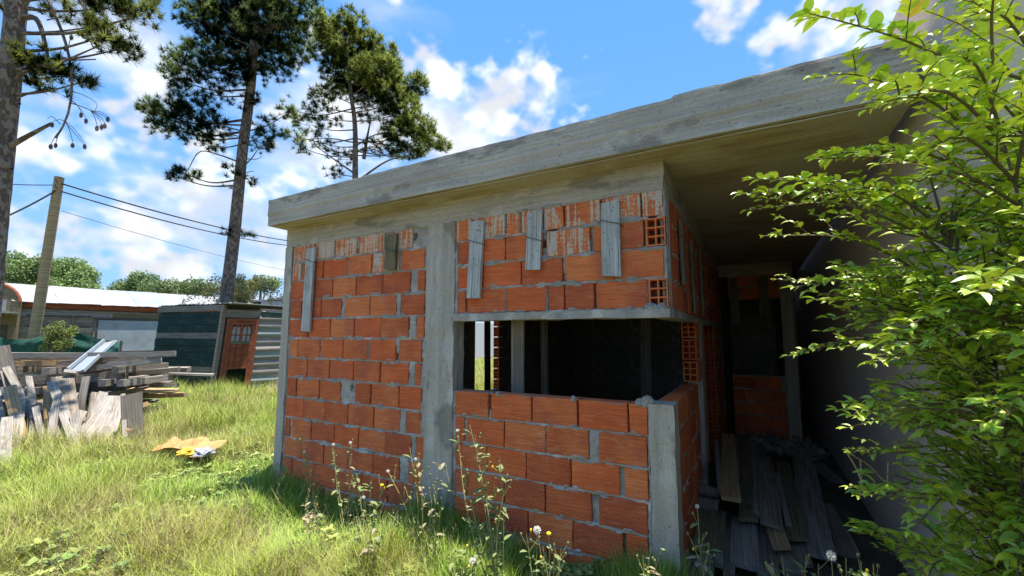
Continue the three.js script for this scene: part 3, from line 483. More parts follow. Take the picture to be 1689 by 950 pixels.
  { const r2 = rng(909), sides = ['thin', 'narrow', 'slim']; for (let k = 0; k < 26; k++) { const bx = -5 + r2() * 150, by = 712 + r2() * 40 - Math.abs(bx - 60) * .1, tx = bx + (r2() - .55) * 90, ty = by - 40 - r2() * 75, q = atY(bx, by, .03), dq = q.clone().sub(eye).dot(AHEAD), p = at(tx, ty, Math.min(7.2, dq + .2 + r2() * .7)), n = V((r2() - .5) * .8, .4, (r2() - .5) * .8).add(eye.clone().sub(p).normalize()).normalize(); solo('leaning_board', boardGeo(p, q, .05 + r2() * .09, .02 + r2() * .02, n, 700 + k, .03), [mWoodPale, mWoodPale, mWoodPale, mWoodGrey, mWoodTan][Math.floor(r2() * 5)], 'thin tilted board thrown loosely against the front of the wood stack', 'board', G); } }
  solo('white_strip', tube([at(86, 681, 6.6), at(97, 705, 6.35), at(106, 730, 6.1), at(110, 757, 5.75)], .045, .04, 12, 5), std({ color: new THREE.Color(.42, .41, .39) }), 'white curved strip leaning in front of the wood pile', 'strip');
  { const A = at(203, 651, 6.5), B = at(207, 744, 6.0), n = eye.clone().sub(A).normalize(); const o = thing('dark_panel', 'dark grey panel with a pale edge standing upright at the end of the wood pile', 'panel', V(B.x, 0, B.z), G);
    part(o, 'sheet', boardGeo(at(217, 651, 6.51), at(221, 746, 6.05), .25, .03, n, 371, .004), mWoodDark); part(o, 'edge_strip', boardGeo(A, B, .05, .06, n, 372, .004), mWoodPale); }
  { const o = thing('metal_channel', 'light grey metal channel with two raised rails lying across the top of the wood stack', 'metal channel', at(150, 600, 7.50)); const n = V(0, 1, .3).normalize();
    part(o, 'tray', boardGeo(at(124, 613, 7.30), at(182, 564, 8.20), .24, .012, n, 381, .001), mTinBlue); part(o, 'rail', boardGeo(at(113, 608, 7.30), at(172, 561, 8.20), .03, .05, n, 382, .001), mTinBlue); part(o, 'rail', boardGeo(at(137, 612, 7.30), at(189, 563, 8.20), .03, .05, n, 383, .001), mTinBlue); }
}
// sheet and bag lying in the meadow
{
  const c = atY(310, 742, .18), g = new THREE.PlaneGeometry(.80, .34, 28, 12), p = g.attributes.position; for (let i = 0; i < p.count; i++) { const x = p.getX(i), y = p.getY(i); p.setXYZ(i, x, y + (fbm(x * 4, 1, 5, 2) - .5) * .25, (fbm(x * 6, y * 7, 2, 4) - .35) * .18); } g.rotateX(-Math.PI / 2 + .12).rotateY(YAW - .12).translate(c.x, .19, c.z); g.computeVertexNormals();
  solo('crumpled_sheet', g, std({ color: new THREE.Color(.46, .25, .09), roughness: .8, side: THREE.DoubleSide }), 'crumpled orange plastic sheet lying in the meadow grass', 'sheet');
  const b = atY(322, 747, .24), o = thing('plastic_bag', 'small yellow and grey plastic bag lying on the orange sheet', 'bag', V(b.x, .1, b.z));
  const lump = (s, dx, seed) => { const q = new THREE.IcosahedronGeometry(.1, 4), P = q.attributes.position; for (let i = 0; i < P.count; i++) { const k = .35 + fbm(P.getX(i) * 22 + seed, P.getY(i) * 22, P.getZ(i) * 22, 3) * 1.3; P.setXYZ(i, P.getX(i) * k * 1.3, P.getY(i) * k * .45, P.getZ(i) * k); } q.computeVertexNormals(); return q.scale(s, s, s).translate(b.x, .25, b.z).translate(RIGHT.x * dx, 0, RIGHT.z * dx); };
  part(o, 'printed_half', lump(1, -.07, 3), std({ color: new THREE.Color(.52, .34, .02), roughness: .5 })); part(o, 'plain_half', lump(1, .09, 9), std({ color: new THREE.Color(.25, .26, .29), roughness: .5 }));
}

// ================================================================ shed with the old door
{
  const A = at(252, 553, 12.9), Cc = at(356, 553, 12.0), B0 = at(465, 553, 13.2); for (const p of [A, Cc, B0]) p.y = 0;
  const B = Cc.clone().lerp(B0, 1.7), lean = RIGHT.clone().multiplyScalar(.075);
  const o = thing('tin_shed', 'leaning shed patched with dark green netting and weathered boards, with a brown door', 'shed', Cc.clone());
  const L = face(A, Cc, lean), R = face(Cc, B, lean), H = 2.32;
  let y = 0, k = 0; const r = rng(17);
  while (y < H - .12) { const h = .15 + r() * .09, t1 = Math.min(y + h, H - .06); part(o, 'netted_board', slab(L, 0, L.L, y, t1 - .006, -.03, .004 + r() * .03, 400 + k, .02), k === 3 || k === 8 ? mWoodGrey : mWoodGreen); y = t1; k++; }
  part(o, 'top_board', slab(L, -.05, L.L + .05, H - .03, H + .13, -.03, .05, 421, .02), mWoodGrey);
  part(o, 'corner_post', slab(R, -.07, .06, 0, H, -.05, .03, 422, .01), mWoodGrey);
  const d0 = .11, d1 = .90;
  y = .02; k = 0; while (y < H - .1) { const h = .2 + r() * .06, t1 = Math.min(y + h, H - .04); const g = new THREE.BoxGeometry(1, 1, 1, 1, 6, 1), P = g.attributes.position, out = .004 + r() * .02; for (let i = 0; i < P.count; i++) { const a = P.getX(i) + .5, b = P.getY(i) + .5, c = P.getZ(i) + .5, q = R(lerp(d1 + .01, R.L, a), lerp(y, t1 + .02, b) + Math.sin(a * 9 + k) * .008, out + .022 * Math.sin(b * 6.28) * (k % 2 ? 1 : .6) + (1 - b) * .02 + (c - .5) * .006); P.setXYZ(i, q.x, q.y, q.z); } g.computeVertexNormals(); part(o, 'cladding_board', g, k % 3 === 1 ? mTinDull : mWoodPale); y = t1; k++; }
  part(o, 'header_board', slab(R, .05, d1 + .05, 2.10, 2.32, -.02, .02, 430, .02), mWoodGrey);
  part(o, 'header_netting', slab(R, d1 + .06, R.L, 2.12, 2.28, .035, .055, 431, .03), mWoodGreen);
  const door = part(o, 'door', slab(R, d0 + .07, d1 - .07, .66, .72, .0, .035, 440), mWoodRed);
  const P = (n, a, b, c, d, e, f, m = mWoodRed) => part(door, n, slab(R, a, b, c, d, e, f, Math.round(a * 100 + c * 7), 0), m);
  P('stile', d0 + .07, d0 + .155, .05, 2.0, 0, .04); P('stile', d1 - .155, d1 - .07, .05, 2.0, 0, .04); P('rail', d0 + .156, d1 - .156, 1.36, 1.43, 0, .038, mWoodOlive); P('rail', d0 + .156, d1 - .156, 1.90, 2.0, 0, .038); P('mullion', .475, .535, 1.431, 1.899, 0, .036);
  for (let i = 0; i < 3; i++) { const a = d0 + .16 + i * .158; P('panel', a + .012, a + .145, .725, 1.355, .004, .018); P('muntin', a + .146, a + .158, .722, 1.358, 0, .036); }
  for (const [a, b] of [[d0 + .16, .473], [.537, d1 - .16]]) { const m = (a + b) / 2; P('glazing_bar', m - .012, m + .012, 1.432, 1.895, .004, .03); P('glazing_bar', a, m - .013, 1.60, 1.625, .004, .03); P('glazing_bar', m + .013, b, 1.60, 1.625, .004, .03);
    for (const [s, e] of [[a, m - .013], [m + .013, b]]) for (const [t, u] of [[1.433, 1.598], [1.627, 1.86]]) P('pane', s + .003, e - .003, t + .003, u - .003, .006, .014, mTin);
    const arch = []; for (let i = 0; i <= 10; i++) { const q = i / 10 * Math.PI; arch.push(R(m + Math.cos(q) * (b - a) / 2, 1.76 + Math.sin(q) * .12, .03)); } part(door, 'arch_moulding', tube(arch, .014, .014, 14, 5), mWoodRed); }
  P('handle', d1 - .14, d1 - .12, 1.05, 1.17, .041, .06, mRust);
  part(o, 'door_frame', slab(R, d0, d0 + .065, 0, 2.08, -.04, .05, 450), mWoodRed); part(o, 'door_frame', slab(R, d1 - .065, d1, 0, 2.08, -.04, .05, 451), mWoodRed); part(o, 'door_frame', slab(R, d0 + .066, d1 - .066, 2.01, 2.08, -.04, .05, 452), mWoodRed);
  // roof sheets and closed back so that the inside is dark
  const back = L.n.clone().multiplyScalar(-1), corner = (a, b, h) => L(a, h, b);
  const bk = face(A.clone().addScaledVector(L.n, -2.4), B.clone().addScaledVector(L.n, -1.0), lean); part(o, 'rear_wall', slab(bk, 0, bk.L, 0, H, -.03, .03, 460), mTinDull);
  const sd = face(A, A.clone().addScaledVector(L.n, -2.4), lean); part(o, 'side_wall', slab(sd, 0, sd.L, 0, H, -.03, .02, 461), mTinDull);
  const rf = []; for (let i = 0; i < 4; i++) { const a0 = -.04 + i * .78, g = new THREE.BoxGeometry(.8, .02, 2.8, 10, 1, 1), Q = g.attributes.position; for (let j = 0; j < Q.count; j++) { const q = L(a0 + Q.getX(j) + .4, H + .16 + Q.getY(j) + Math.sin(Q.getX(j) * 47) * .012 + (i % 2) * .015 - Math.max(0, a0 - L.L + .3) * .05, .0 - 1.35 + Q.getZ(j)); Q.setXYZ(j, q.x, q.y, q.z); } g.computeVertexNormals(); part(o, 'roof_sheet', g, mTin); }
  part(o, 'roof_edge_board', slab(R, .9, R.L, H - .0, H + .07, -.02, .05, 470, .02), mWoodGrey);
}
// ================================================================ long barn with the curved white roof
{
  const A = at(27, 553, 17), B0 = at(260, 553, 20.7); A.y = B0.y = 0; const F = face(A, A.clone().lerp(B0, 2.5)), Lg = F.L;
  const o = thing('long_barn', 'long low barn of weathered boards under a curved white metal roof', 'barn', A.clone()); let k = 0; const r = rng(31);
  for (let y = 0; y < 2.66;) { const h = .19 + r() * .05, t1 = Math.min(y + h, 2.68); let s = 0; while (s < Lg) { const e = Math.min(Lg, s + 2 + r() * 1.6); const hole = y > 1.55 && t1 < 2.2; const seg = []; if (hole && s < 5.6 && e > 4.7) { if (s < 4.75) seg.push([s, 4.75]); if (e > 5.35) seg.push([5.35, e]); } else seg.push([s, e]); for (const [a, b] of seg) if (b - a > .1) part(o, 'wall_board', slab(F, a + .004, b - .004, y, t1 - .008, -.03, r() * .02, 500 + k++, .012), [mWoodGrey, mWoodPale, mWoodOlive][Math.floor(r() * 2.6)]); s = e; } y = t1; }
  part(o, 'eave_board', slab(F, -.1, Lg, 2.70, 2.96, .0, .06, 541, .01), mWoodRed);
  part(o, 'metal_door', slab(F, 2.35, 4.6, .9, 2.28, .03, .06, 542, .02), mTinBlue); part(o, 'door_track', slab(F, 2.2, 5.7, 2.30, 2.36, .03, .08, 543), mWoodDark);
  part(o, 'window_frame', slab(F, 4.64, 4.72, 1.45, 2.3, .02, .06, 544), mWoodGrey); part(o, 'window_frame', slab(F, 4.73, 5.6, 2.22, 2.29, .02, .06, 545), mWoodGrey);
  for (const s of [.7, 1.5, 2.2]) part(o, 'batten', slab(F, s, s + .06, .8, 2.4, .025, .05, 546 + Math.round(s * 10)), mWoodGrey);
  for (const t of [1.95, 2.38]) part(o, 'batten', slab(F, .2, 2.1, t, t + .05, .052, .07, 549), mWoodDark);
  const span = 5, NS = 9; for (let i = 0; i < NS; i++) { const s0 = -.25 + i * (Lg + .3) / NS, s1 = s0 + (Lg + .3) / NS + .03, g = new THREE.PlaneGeometry(1, 1, 12, 22), P = g.attributes.position, uv = g.attributes.uv; for (let j = 0; j < P.count; j++) { const a = P.getX(j) + .5, b = P.getY(j) + .5, q = F(lerp(s0, s1, a), 2.93 + Math.sin(b * Math.PI) * .88 + (i % 2) * .012 + (fbm(a * 3 + i, b * 8, 3, 2) - .5) * .05 + Math.sin(a * 60) * .004, .22 - b * (span + .4)); P.setXYZ(j, q.x, q.y, q.z); uv.setXY(j, lerp(s0, s1, a), b * 6); } g.computeVertexNormals(); part(o, 'roof_sheet', g, i === 3 ? mTinBlue : mTin); }
  const bk = face(F(0, 0, -span), F(Lg, 0, -span)), e1 = face(F(0, 0, 0), F(0, 0, -span)); part(o, 'rear_wall', slab(bk, 0, Lg, 0, 2.95, -.05, 0, 560), mWoodGrey); part(o, 'end_wall', slab(e1, 0, span, 0, 2.95, -.05, 0, 561), mWoodGrey);
  part(o, 'inner_lining', slab(F, 4.2, 6.2, .0, 2.6, -2.2, -2.1, 562), mWoodGrey);
  for (let i = 0; i < 6; i++) { const p = F(1.5 + i * 1.3, 3.55 + h3(i, 2, 2) * .2, -1.2 - h3(i, 5, 5)); part(o, 'roof_stone', new THREE.DodecahedronGeometry(.08, 0).translate(p.x, p.y, p.z), mWoodDark); }
}
{ // shack with the arched end at the near end of the barn
  const A = at(-95, 553, 16.6), B = at(30, 553, 16.9); A.y = B.y = 0; const F = face(A, B), o = thing('arched_shack', 'low brown shack with an arched gable and small porch roof beside the barn', 'shack', A.clone());
  const sh = new THREE.Shape(); sh.moveTo(0, 0); sh.lineTo(F.L, 0); sh.lineTo(F.L, 2.9); for (let i = 0; i <= 16; i++) { const q = i / 16 * Math.PI; sh.lineTo(F.L / 2 + Math.cos(q) * F.L / 2, 2.9 + Math.sin(q) * .75); } sh.lineTo(0, 0);
  const g = new THREE.ExtrudeGeometry(sh, { depth: .12, bevelEnabled: false }), P = g.attributes.position; for (let i = 0; i < P.count; i++) { const q = F(P.getX(i), P.getY(i), P.getZ(i)); P.setXYZ(i, q.x, q.y, q.z); } g.computeVertexNormals(); part(o, 'gable_wall', g, mWoodOlive);
  const arc = []; for (let i = 0; i <= 16; i++) { const q = i / 16 * Math.PI; arc.push(F(F.L / 2 + Math.cos(q) * F.L / 2, 2.92 + Math.sin(q) * .78, .1)); } part(o, 'arch_trim', tube(arc, .05, .05, 24, 5), mWoodRed);
  part(o, 'window', slab(F, F.L - .95, F.L - .42, 2.55, 2.98, .125, .15, 571), mTin); part(o, 'porch_roof', slab(F, F.L - 1.8, F.L + .05, 2.45, 2.5, .125, 1.1, 572, .02), mTin); part(o, 'porch_fascia', slab(F, F.L - 1.8, F.L + .05, 2.3, 2.44, 1.05, 1.1, 573, .02), mWoodTan); part(o, 'porch_post', slab(F, F.L - .02, F.L + .06, 0, 2.44, .95, 1.04, 574), mWoodPale);
  part(o, 'porch_post', slab(F, F.L - 1.7, F.L - 1.6, 0, 2.44, .95, 1.04, 575), mWoodPale); part(o, 'board_door', slab(F, F.L - .85, F.L - .3, .05, 2.0, .125, .16, 576), mWoodDark);
}
{ // farther building with a pale roof
  const A = at(385, 553, 25), B = at(520, 553, 23); A.y = B.y = 0; const F = face(A, B), o = thing('white_roofed_building', 'farther building with a sloping white roof and pale blue gable panel', 'building', A.clone());
  part(o, 'wall', slab(F, 0, F.L, 0, 2.6, -.2, 0, 581), mTinBlue);
  for (let i = 0; i < 4; i++) part(o, 'roof_sheet', slab(F, i * F.L / 4, (i + 1) * F.L / 4 - .01, 2.62, 2.68, -.6, .4, 582 + i, .02), mTin);
  part(o, 'blue_panel', slab(F, F.L * .25, F.L, 2.70, 3.55, -.5, -.4, 590), mTinBlue);
  for (let i = 0; i < 4; i++) part(o, 'upper_roof_sheet', slab(F, i * F.L / 4 + .6, (i + 1) * F.L / 4 + .59, 3.56 + i * .06, 3.66 + i * .06, -2.4, -.3, 591 + i, .03), mTin);
}
// ================================================================ netting, post, wires
{
  const pts = [[-40, 551], [40, 560], [112, 544], [150, 556], [200, 566]].map(([x, y]) => at(x, y, 10.8)), c = new THREE.CatmullRomCurve3(pts);
  const sheet = (lo, hi, seed, dz) => { const g = new THREE.PlaneGeometry(1, 1, 60, 10), P = g.attributes.position, uv = g.attributes.uv; for (let i = 0; i < P.count; i++) { const a = P.getX(i) + .5, b = P.getY(i) + .5, q = c.getPointAt(a), h = lerp(q.y * lo, q.y * hi, b); q.addScaledVector(AHEAD, (fbm(a * 9, b * 4, seed, 3) - .5) * .35 + dz); P.setXYZ(i, q.x, h, q.z); uv.setXY(i, a * 5, h); } g.computeVertexNormals(); return g; };
  const o = thing('netting_fence', 'sagging dark green shade netting over a grey sheet, behind the wood pile', 'fence', V(pts[1].x, 0, pts[1].z));
  part(o, 'green_net', sheet(.66, 1, 3, 0), mNet); part(o, 'grey_sheet', sheet(.02, .7, 8, .06), mTarp);
  for (const q of [pts[0], pts[2], pts[4]]) part(o, 'stake', tube([V(q.x, 0, q.z), V(q.x, q.y + .06, q.z)], .03, .025, 3, 6), mWoodDark);
  const p0 = at(57, 553, 12), p1 = at(98, 293, 12); p0.addScaledVector(p1.clone().sub(p0), -p0.y / (p1.y - p0.y)); p0.y = 0;
  const post = thing('utility_pole', 'bare leaning timber utility pole carrying the wires', 'pole', p0.clone()); part(post, 'shaft', tube([p0, p0.clone().lerp(p1, .5), p1], .135, .105, 14, 12), mPost); part(post, 'cap', new THREE.CylinderGeometry(.104, .106, .01, 12).translate(p1.x, p1.y + .004, p1.z), mPost); part(post, 'hook', tube([p1.clone().add(V(0, -.15, 0)), p1.clone().add(V(.12, -.16, .08)), p1.clone().add(V(.15, -.10, .1))], .012, .012, 5, 5), mRust);
  part(post, 'hook', tube([p1.clone().add(V(0, -.3, 0)), p1.clone().add(V(.12, -.31, .08)), p1.clone().add(V(.15, -.25, .1))], .012, .012, 5, 5), mRust);
  const wire = (a, b, sag, r, label) => { const pts2 = []; for (let i = 0; i <= 12; i++) { const t = i / 12, q = a.clone().lerp(b, t); q.y -= sag * 4 * t * (1 - t); pts2.push(q); } solo('overhead_wire', tube(pts2, r, r, 36, 5), mWire, label, 'wire', 'wires on the utility pole'); };
  wire(at(102, 303, 11.95), at(560, 406, 26), .35, .022, 'upper thick overhead wire running from the pole past the pine trunk to the house');
  wire(at(102, 316, 11.95), at(560, 410, 26), .42, .020, 'lower thick overhead wire running from the pole past the pine trunk to the house');
  wire(at(102, 348, 11.98), at(560, 460, 26), .25, .007, 'thin lowest overhead wire running from the pole toward the house');
  wire(at(96, 305, 11.95), at(-120, 288, 13), .1, .013, 'straight thin wire running from the pole behind the near pine trunk');
  wire(at(96, 312, 11.95), at(-120, 400, 10.5), .18, .022, 'sagging thick wire running from the pole down toward the near pine trunk');
}

// ================================================================ pines
const M4 = new THREE.Matrix4(), Q4 = new THREE.Quaternion(), UP = V(0, 1, 0);
function instanced(root, name, geo, mat, list) { const m = new THREE.InstancedMesh(geo, mat, list.length); list.forEach((e, i) => { M4.compose(e.p, e.q, e.s); m.setMatrixAt(i, M4); m.setColorAt(i, e.c); }); m.name = name; m.userData.kind = 'stuff'; shadow(m); root.add(m); return m; }
const needleTuft = (() => { const r = rng(5), pos = [], nor = []; for (let i = 0; i < 44; i++) { const a = r() * 6.283, e = lerp(-.25, 1.5, Math.pow(r(), .8)), d = V(Math.cos(a) * Math.cos(e), Math.sin(e), Math.sin(a) * Math.cos(e)), s = V(r() - .5, r() - .5, r() - .5).cross(d).normalize().multiplyScalar(.034), b = V(0, (r() - .5) * .5, 0), t = b.clone().addScaledVector(d, .75 + r() * .35); for (const q of [b.clone().add(s), b.clone().sub(s), t]) { pos.push(q.x, q.y, q.z); } const n = s.clone().cross(d).normalize(); for (let k = 0; k < 3; k++) nor.push(n.x, n.y, n.z); } const g = new THREE.BufferGeometry(); g.setAttribute('position', new THREE.Float32BufferAttribute(pos, 3)); g.setAttribute('normal', new THREE.Float32BufferAttribute(nor, 3)); return g; })();
const mNeedle = new THREE.MeshPhysicalMaterial({ color: 0xffffff, roughness: .75, transmission: .5, thickness: 0, side: THREE.DoubleSide });
function pine(label, trunkPx, D, r0, r1, clumps, bare, seed, size, tint, full = 1) {
  const r = rng(seed), tp = trunkPx.map(([x, y]) => at(x, y, D)), base = tp[0].clone(), dir = tp[1].clone().sub(tp[0]); base.addScaledVector(dir, -tp[0].y / dir.y); base.y = -.05;
  const o = thing('pine_tree', label, 'tree', V(base.x, 0, base.z), 'pine trees'), line = [base, ...tp], curve = new THREE.CatmullRomCurve3(line);
  const tg = tube(line, r0, r1, 60, 14), P = tg.attributes.position; for (let i = 0; i < P.count; i++) { const k = (fbm(P.getX(i) * 7, P.getY(i) * 3, P.getZ(i) * 7, 3) - .5) * .05 * (r0 / .25); P.setX(i, P.getX(i) + k); P.setZ(i, P.getZ(i) + k * .7); } tg.computeVertexNormals();
  part(o, 'trunk', tg, mBark);
  const yAt = (y) => { let best = 0, bd = 1e9; for (let i = 0; i <= 80; i++) { const q = curve.getPointAt(i / 80); const d = Math.abs(q.y - y); if (d < bd) { bd = d; best = i / 80; } } return curve.getPointAt(best); };
  const list = [], twigs = [];
  for (const [px, py, rx, ry, dens, dd] of clumps) {
    const c = at(px, py, D + (dd ?? (r() - .5) * 2.2)), k = D / FOCAL, RX = rx * k, RY = ry * k, RZ = Math.max(RX * .8, .35);
    const st = yAt(Math.min(c.y - .12 * c.distanceTo(yAt(c.y)) - .1, tp[tp.length - 1].y)), mid = st.clone().lerp(c, .5).add(V(0, -.12 * st.distanceTo(c) + .1, 0)), bl = st.distanceTo(c);
    part(o, 'limb', tube([st, mid, c], Math.min(r1 * .6, .012 + bl * .011), .008, 10, 6), mBark);
    const n = Math.round(dens * full * RX * RY * 10.5 / (size * size));
    for (let i = 0; i < n; i++) {
      let x, y, z; do { x = r() * 2 - 1; y = r() * 2 - 1; z = r() * 2 - 1; } while (x * x + y * y + z * z > 1);
      const f = fbm(x * 2.2 + px, y * 2.2 + py, z * 2.2, 2); if (f < .40) continue;
      const p = c.clone().addScaledVector(RIGHT, x * RX).addScaledVector(AHEAD, z * RZ).add(V(0, y * RY + (f - .5) * RY, 0)), ax = V(0, 1, 0).addScaledVector(RIGHT, x * .9 + r() - .5).addScaledVector(AHEAD, z * .9 + r() - .5).normalize();
      const s = size * (.75 + r() * .5), g = .8 + r() * .45, yel = r() * .35; list.push({ p, q: new THREE.Quaternion().setFromUnitVectors(UP, ax), s: V(s, s, s), c: new THREE.Color((tint[0] + yel * .03) * g, tint[1] * g, tint[2] * g) });
      if (i % 14 === 0) twigs.push(tube([c.clone().lerp(p, .05).add(V((r() - .5) * .2, -.1, (r() - .5) * .2)), p], .011, .006, 2, 4));
    }
  }
  instanced(o, 'crown', needleTuft, mNeedle, list.map(e => ({ ...e, p: e.p.clone().sub(o.position) })));
  if (twigs.length) { const t = part(o, 'twigs', clean(twigs), mTwig); t.userData.kind = 'stuff'; }
  for (const b of bare) part(o, 'bare_branch', tube(b.slice(2).map(([x, y, d]) => at(x, y, D + (d || 0))), b[0], b[1], 14, 6), mBark);
  return o;
}
pine('tall pine behind the shed, with a full dark crown and slightly leaning grey trunk', [[372, 505], [388, 370], [400, 250], [414, 140], [420, 40], [424, -60], [428, -160]], 15, .23, .09, [
  [430, -120, 60, 45, 1.3], [380, -80, 60, 45, 1.3], [480, -70, 55, 40, 1.3], [420, -40, 70, 45, 1.4], [345, -10, 55, 35, 1.2], [470, 0, 55, 40, 1.4], [400, 15, 65, 38, 1.4], [335, 30, 45, 28, 1.1], [450, 45, 60, 38, 1.4], [385, 55, 60, 32, 1.3], [480, 75, 40, 40, 1.2], [430, 85, 55, 32, 1.3], [350, 80, 45, 26, 1], [310, 100, 42, 24, 1.2], [360, 112, 50, 25, 1.2], [288, 128, 26, 20, 1.2], [410, 115, 45, 22, 1], [465, 118, 35, 18, .8], [325, 148, 40, 18, 1], [250, 182, 22, 18, 1.2], [285, 180, 32, 20, 1.2], [325, 190, 36, 24, 1.1], [268, 205, 32, 18, 1.1], [310, 218, 40, 18, 1], [355, 215, 30, 22, .9], [350, 240, 26, 12, .8], [445, 215, 26, 26, .7], [430, 240, 24, 14, .7], [470, 190, 16, 14, .4], [308, 288, 26, 11, 1], [290, 292, 16, 8, 1], [380, 280, 15, 12, .6], [412, 298, 13, 9, .7], [378, 305, 9, 7, .6], [372, 382, 10, 9, .7], [405, 388, 14, 8, .7], [400, 165, 30, 14, .5]], [
  [.03, .012, [396, 268], [360, 255], [330, 250], [310, 280]], [.02, .008, [404, 262], [425, 262], [432, 258]], [.02, .008, [400, 285], [420, 282]]], 11, .205, [.36, .50, .19], 1.1);
pine('pine with the lighter green spreading crown rising behind the concrete roof', [[586, 300], [585, 200], [578, 150], [574, 100], [570, 60]], 17, .2, .05, [
  [535, 35, 24, 18, 1.3], [580, 38, 26, 20, 1.3], [555, 60, 40, 22, 1.4], [610, 70, 22, 22, 1.2], [545, 85, 35, 22, 1.4], [590, 95, 45, 26, 1.5], [640, 95, 24, 20, 1.2], [620, 120, 40, 26, 1.4], [570, 125, 45, 26, 1.3], [650, 130, 20, 26, 1.2], [600, 150, 40, 22, 1.3], [645, 160, 32, 24, 1.3], [688, 140, 18, 22, 1.2], [682, 165, 16, 18, 1.2], [540, 150, 28, 16, .7], [520, 170, 24, 16, .5], [660, 185, 34, 22, 1.3], [690, 210, 32, 20, 1.3], [655, 218, 28, 18, 1.2], [705, 232, 30, 18, 1.3], [672, 245, 40, 16, 1.2], [732, 242, 14, 9, 1.2], [510, 205, 30, 18, .45], [490, 225, 28, 14, .45], [530, 235, 22, 16, .35], [610, 190, 20, 16, .5], [615, 240, 26, 18, .35], [560, 260, 26, 18, .3], [500, 245, 20, 9, .4], [545, 195, 26, 18, .35], [475, 180, 18, 20, .35], [550, 285, 18, 10, .4]], [
  [.08, .02, [600, 262], [605, 230], [612, 195]], [.05, .015, [588, 300], [640, 265], [680, 255]], [.04, .012, [583, 285], [550, 262], [520, 240]], [.03, .012, [584, 235], [540, 228], [505, 230]], [.03, .01, [588, 240], [620, 222], [655, 220]], [.03, .01, [582, 255], [555, 250], [535, 240]]], 23, .20, [.50, .62, .17], 1.7);
pine('near pine with a thick dark trunk, bare broken limbs and hanging cone branch', [[-14, 420], [-3, 310], [7, 220], [17, 120], [26, 20], [34, -100]], 7, .185, .12, [
  [70, 100, 34, 18, 1.2, -.2], [110, 125, 30, 18, 1.1, .2], [50, 130, 26, 16, .9, .3], [80, 145, 28, 10, .8, 0], [138, 135, 12, 11, 1, 0], [150, 45, 24, 16, 1, .2], [185, 55, 28, 24, 1.2, 0], [205, 80, 20, 16, 1.2, .2], [165, 75, 22, 14, .8, -.2], [190, 12, 45, 18, 1.2, .3], [238, 22, 24, 18, 1.4, 0], [140, -15, 40, 22, 1.2, .1], [215, -15, 40, 20, 1.2, .3], [70, -12, 40, 22, 1, .2], [15, 8, 26, 14, .9, .5], [78, 22, 14, 9, .7, .3], [60, 112, 20, 12, 1, 0], [40, 95, 14, 12, .9, .3]], [
  [.05, .025, [14, 242], [45, 225], [84, 204]], [.05, .02, [30, 30], [58, 30], [74, 70], [80, 100]], [.03, .012, [32, 20], [62, -25], [85, 12], [108, 70], [118, 120], [117, 165], [108, 200], [92, 228]], [.02, .01, [32, 92], [90, 99], [158, 98]], [.035, .02, [125, -10], [150, 30], [168, 70]], [.008, .004, [118, 170], [140, 178], [165, 188], [178, 195]], [.006, .003, [110, 205], [125, 222], [138, 238]], [.006, .003, [117, 150], [140, 158], [160, 172], [155, 185]], [.006, .003, [100, 205], [85, 192], [78, 196]], [.03, .02, [20, 172], [28, 170], [33, 171]], [.03, .02, [8, 280], [16, 277], [20, 278]], [.03, .03, [34, 12], [50, -2], [62, -8]]], 37, .15, [.40, .48, .14], 1.5);
{ const cones = [[178, 195], [140, 240], [120, 238], [92, 238], [84, 240], [142, 198], [134, 188], [160, 210], [168, 208], [173, 206], [86, 204], [108, 78], [118, 60]]; const tree = scene.children[scene.children.length - 1]; cones.forEach(([x, y], i) => { const c = at(x, y, 7), hub = i === 11 || i === 12 ? at(112, 82, 7) : i < 1 || (i > 6 && i < 10) ? at(150, 183, 7) : i < 3 || i > 9 ? at(108, 200, 7) : i < 5 ? at(100, 215, 7) : at(117, 165, 7); part(tree, 'cone_twig', tube([hub, hub.clone().lerp(c, .5).add(V(0, .05, 0)), c.clone().add(V(0, .03, 0))], .006, .004, 6, 4), mBark); const g = new THREE.IcosahedronGeometry(.024, 2), p = g.attributes.position; for (let k = 0; k < p.count; k++) { const s = .75 + .4 * h3(k % 40, i, 3); p.setXYZ(k, p.getX(k) * s, p.getY(k) * 1.9 * s - .02, p.getZ(k) * s); } g.computeVertexNormals(); part(tree, 'cone', g.translate(c.x, c.y, c.z), std({ color: i > 6 && i < 10 ? new THREE.Color(.26, .17, .12) : new THREE.Color(.13, .08, .06) })); }); }

